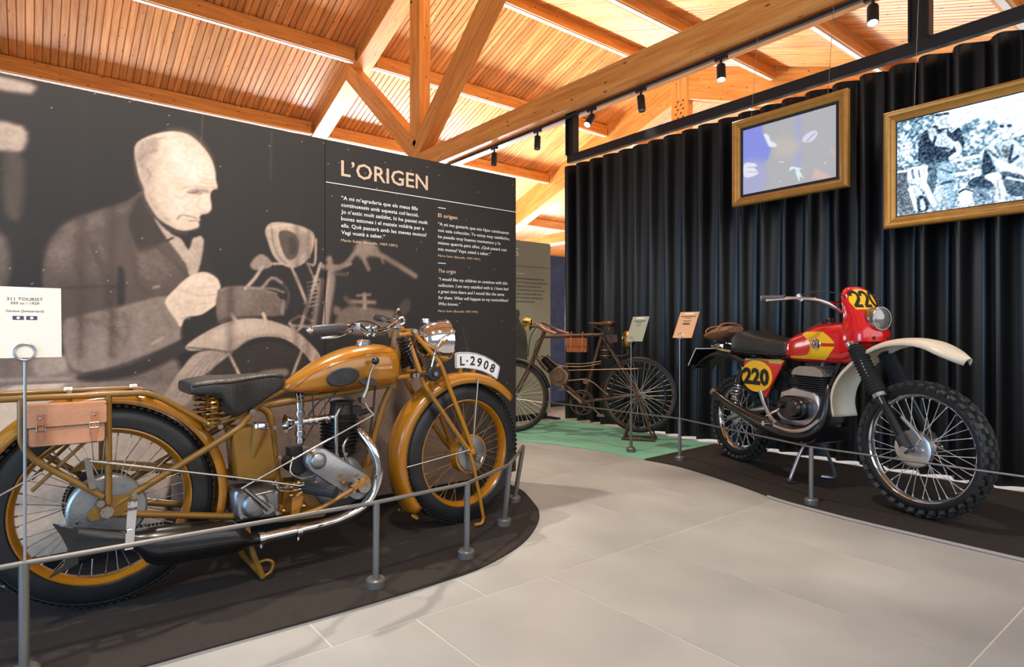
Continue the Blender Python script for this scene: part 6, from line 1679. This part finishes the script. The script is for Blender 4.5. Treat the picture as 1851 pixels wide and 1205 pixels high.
q.tube([(0.875, 0, 0.955), (0.895, 0, 0.905), (0.965, 0, 0.735), (1.005, 0, 0.645)], 0.019, 10)
q.tube([(0.895, 0, 0.905), (0.31, 0, 0.925)], 0.016, 10); q.tube([(0.965, 0, 0.735), (0.88, 0, 0.62), (0.60, 0, 0.40), (0.512, 0, 0.315)], 0.016, 10)
q.tube([(0.32, 0, 0.96), (0.351, 0, 0.877), (0.512, 0, 0.312)], 0.016, 10)
for s in (-1, 1):
    q.tube([(0.33, s*0.02, 0.90), (0.01, s*0.06, 0.395)], 0.010, 8); q.tube([(0.512, s*0.03, 0.312), (0.01, s*0.06, 0.395)], 0.010, 8)
    q.tube(catmull([(1.005, s*0.03, 0.645), (1.05, s*0.05, 0.56), (1.12, s*0.055, 0.43), (1.17, s*0.055, 0.342)], 4), 0.011, 8)
q.build('frame', RU, bc)
q = G(); q.strip(fender_arc((1.17, 0, 0.342), 0.362, 60, 165, 0, 0, 0, 24), fender_section(0.03, 0.012, 0.004, 6)); q.build('front_mudguard', M['black_iron'], bc, smooth=60, solid=0.002)
q = G(); q.tube(catmull([(1.02, -0.05, 0.99), (0.96, 0, 1.0), (0.875, 0, 0.955)], 4), 0.010, 8)
for s in (-1, 1): q.tube(catmull([(0.875, s*0.01, 0.985), (0.935, s*0.06, 1.02), (0.93, s*0.14, 1.03), (0.87, s*0.20, 1.0), (0.78, s*0.23, 0.955)], 5), 0.010, 8)
hb3 = q.build('handlebar', RM, bc)
for s in (-1, 1): G().tube([(0.81, s*0.225, 0.968), (0.70, s*0.24, 0.930)], [0.014, 0.016], 10).build('grip', M['strap'], hb3)
q = G(); q.tube(catmull([(0.80, 0.225, 0.96), (0.85, 0.18, 0.90), (0.93, 0.08, 0.85), (0.98, 0.03, 0.70)], 5), 0.004, 6); q.tube(catmull([(0.90, 0.12, 1.02), (0.98, 0.10, 0.9), (1.02, 0.05, 0.72)], 5), 0.004, 6); q.tube(catmull([(0.34, 0.02, 0.93), (0.30, 0.04, 0.88), (0.31, 0.04, 0.80)], 5), 0.005, 6); q.build('control_cables', M['rubber'], bc)
q = G(); q.lathe([(0, -0.05), (0.03, -0.045), (0.042, -0.01), (0.045, 0.03), (0.040, 0.035)], (1.045, 0, 1.04), (1, 0, 0), 18); q.box((1.03, 0, 0.99), (0.03, 0.05, 0.05)); lm = q.build('headlamp', M['brass'], bc)
G().lathe([(0.038, 0.03), (0, 0.04)], (1.045, 0, 1.04), (1, 0, 0), 18).build('lens', M['glass'], lm)
# saddle
S3 = [(0.215, 1.025, 1.04, .06), (0.24, 1.00, 1.050, .085), (0.29, .998, 1.047, .085), (0.35, 1.005, 1.037, .05), (0.41, 1.01, 1.038, .028), (0.455, 1.02, 1.037, .018)]
sd3 = tank_mesh(S3, e=2.6, n=20).build('saddle', mat('brown_saddle', srgb(96, 62, 44), 0.25, var=0.2, coat=0.3), bc, smooth=60)
q = G()
for s in (-1, 1): q.coil((0.265, s*0.05, 0.965), (0.265, s*0.05, 1.005), 0.018, 0.004, 3)
q.tube([(0.265, -0.05, 0.965), (0.265, 0.05, 0.965)], 0.006, 6); q.tube([(0.265, 0, 0.965), (0.36, 0, 0.972), (0.43, 0, 1.01)], 0.006, 6); q.build('saddle_spring', RM, sd3)
# engine and drive
e3 = empty('engine', bc)
q = G(); q.lathe([(0, -0.05), (0.07, -0.05), (0.092, -0.035), (0.092, 0.035), (0.086, 0.045), (0.07, 0.05), (0.07, 0.042), (0.045, 0.042), (0.04, 0.06), (0.02, 0.065), (0, 0.065)], (0.728, 0.0, 0.540), (0, 1, 0), 30); q.build('crankcase', RM, e3, smooth=40)
q = G(); a, b = Vector((0.775, 0, 0.595)), Vector((0.885, 0, 0.705)); d = b-a; q.cyl(a, b, 0.035, n=16)
for i in range(9): q.lathe([(0.03, 0), (0.055, 0.001), (0.055, 0.004), (0.03, 0.005)], a + d*(0.12+i*0.1), d, 20)
q.build('finned_cylinder', M['black_iron'], e3)
q = G(); q.tube([(0.83, 0.05, 0.60), (0.93, 0.04, 0.71), (0.955, 0.03, 0.70)], 0.010, 8); q.tube(catmull([(0.90, 0.04, 0.72), (0.84, 0.06, 0.725), (0.76, 0.055, 0.66), (0.71, 0.05, 0.635), (0.64, 0.05, 0.63)], 5), 0.007, 8); q.box((0.67, 0.03, 0.635), (0.05, 0.04, 0.025)); q.build('intake_pipe', RM, e3)
q = G()
for z, z2 in ((0.66, 0.685), (0.635, 0.665)): q.tube(catmull([(0.66, 0.05, z), (0.50, 0.05, z+0.002), (0.34, 0.04, z2)], 4), 0.004, 6)
q.tube([(0.64, 0.05, 0.60), (0.01, 0.05, 0.625)], 0.005, 6); q.tube([(0.70, 0.05, 0.455), (0.51, 0.05, 0.315)], 0.010, 8); q.tube([(0.64, 0.05, 0.505), (0.47, 0.05, 0.525), (0.40, 0.05, 0.49), (0.27, 0.05, 0.38)], 0.006, 6); q.build('drive_belt', RM, bc)
G().lathe([(0, -0.012), (0.026, -0.012), (0.028, 0.0), (0.026, 0.012), (0, 0.012)], (0.475, 0.05, 0.505), (0, 1, 0), 18).build('belt_tensioner', RM, bc)
q = G(); q.torus((0.512, 0.05, 0.312), (0, 1, 0), 0.108, 0.006, 40, 6)
for i in range(5):
    a = 2*math.pi*i/5; q.torus((0.512+0.062*math.cos(a), 0.05, 0.312+0.062*math.sin(a)), (0, 1, 0), 0.034, 0.005, 16, 5)
q.cyl((0.512, -0.06, 0.312), (0.512, 0.07, 0.312), 0.018, n=12); q.build('chainring', RU, bc)
q = G(); q.tube([(0.512, 0.075, 0.312), (0.60, 0.078, 0.385), (0.655, 0.08, 0.43)], 0.009, 8); q.tube([(0.512, -0.075, 0.312), (0.42, -0.078, 0.235), (0.37, -0.08, 0.19)], 0.009, 8)
cr = q.build('crank', RM, bc)
for x, y, z in ((0.665, 0.12, 0.435), (0.365, -0.12, 0.185)):
    p = G(); p.rbox((x, y, z), (0.07, 0.09, 0.022), 0.008); p.cyl((x, y-0.05, z), (x, y+0.05, z), 0.008, n=8); p.build('pedal', M['nickel'], cr)
# tanks and rack
q = G(); q.ell((0.10, 0, 0.885), (0.058, 0.07, 0.082), 18, 12); q.build('oil_canister', M['brass'], bc)
q = G(); q.prism([(0.31, .93), (0.20, .925), (0.19, .86), (0.27, .84)], (0, 0, 0), (1, 0, 0), (0, 0, 1), 0.05, bevel=0.004); q.tube(catmull([(0.12, 0.02, 0.80), (0.10, 0.03, 0.76), (0.16, 0.03, 0.735), (0.25, 0.03, 0.74)], 5), 0.006, 6); q.build('canister_bracket', RU, bc)
q = G(); q.cyl((0.305, 0, 0.71), (0.305, 0, 0.80), 0.050, n=20); q.lathe([(0.052, 0), (0.052, 0.01), (0.03, 0.03), (0, 0.035)], (0.305, 0, 0.80), (0, 0, 1), 20); q.build('ignition_coil', M['black_iron'], bc)
q = G(); q.torus((0.305, 0, 0.735), (0, 0, 1), 0.052, 0.004, 20, 5); q.torus((0.305, 0, 0.785), (0, 0, 1), 0.052, 0.004, 20, 5); q.build('coil_band', RM, bc)
q = G()
for s in (-1, 1): q.tube([(0.01, s*0.075, 0.385), (0.135, s*0.085, 0.012)], 0.010, 8); q.tube([(0.01, s*0.075, 0.385), (-0.125, s*0.085, 0.012)], 0.010, 8); q.tube([(-0.14, s*0.085, 0.012), (0.15, s*0.085, 0.012)], 0.010, 8)
q.tube([(0.135, -0.085, 0.012), (0.135, 0.085, 0.012)], 0.010, 8); q.tube([(-0.125, -0.085, 0.012), (-0.125, 0.085, 0.012)], 0.010, 8); q.build('rear_stand', RU, bc)
# leather tool bag under the top tube
tb = empty('tool_bag', None, bc.matrix_basis @ Vector((0.567, 0.0, 0.765))); tb.rotation_euler = (0, 0, HB); tag(tb, 'small chestnut leather tool bag hanging under the bicycle top tube', 'bag')
q = G(); q.rbox((0, 0.005, 0.065), (0.19, 0.05, 0.13), 0.012); q.build('body', M['orange_bag'], tb, smooth=40)
q = G(); q.rbox((0, 0.033, 0.090), (0.194, 0.006, 0.075), 0.01); q.build('flap', M['orange_bag'], tb, smooth=40)
for x in (-0.055, 0.05):
    q = G(); q.box((x, 0.038, 0.07), (0.016, 0.004, 0.12)); q.tube([(x, 0.022, 0.12), (x, 0.024, 0.165), (x, 0.012, 0.182), (x, -0.012, 0.182), (x, -0.024, 0.165), (x, -0.022, 0.12)], 0.004, 5); q.build('strap', M['strap'], tb, smooth=0)
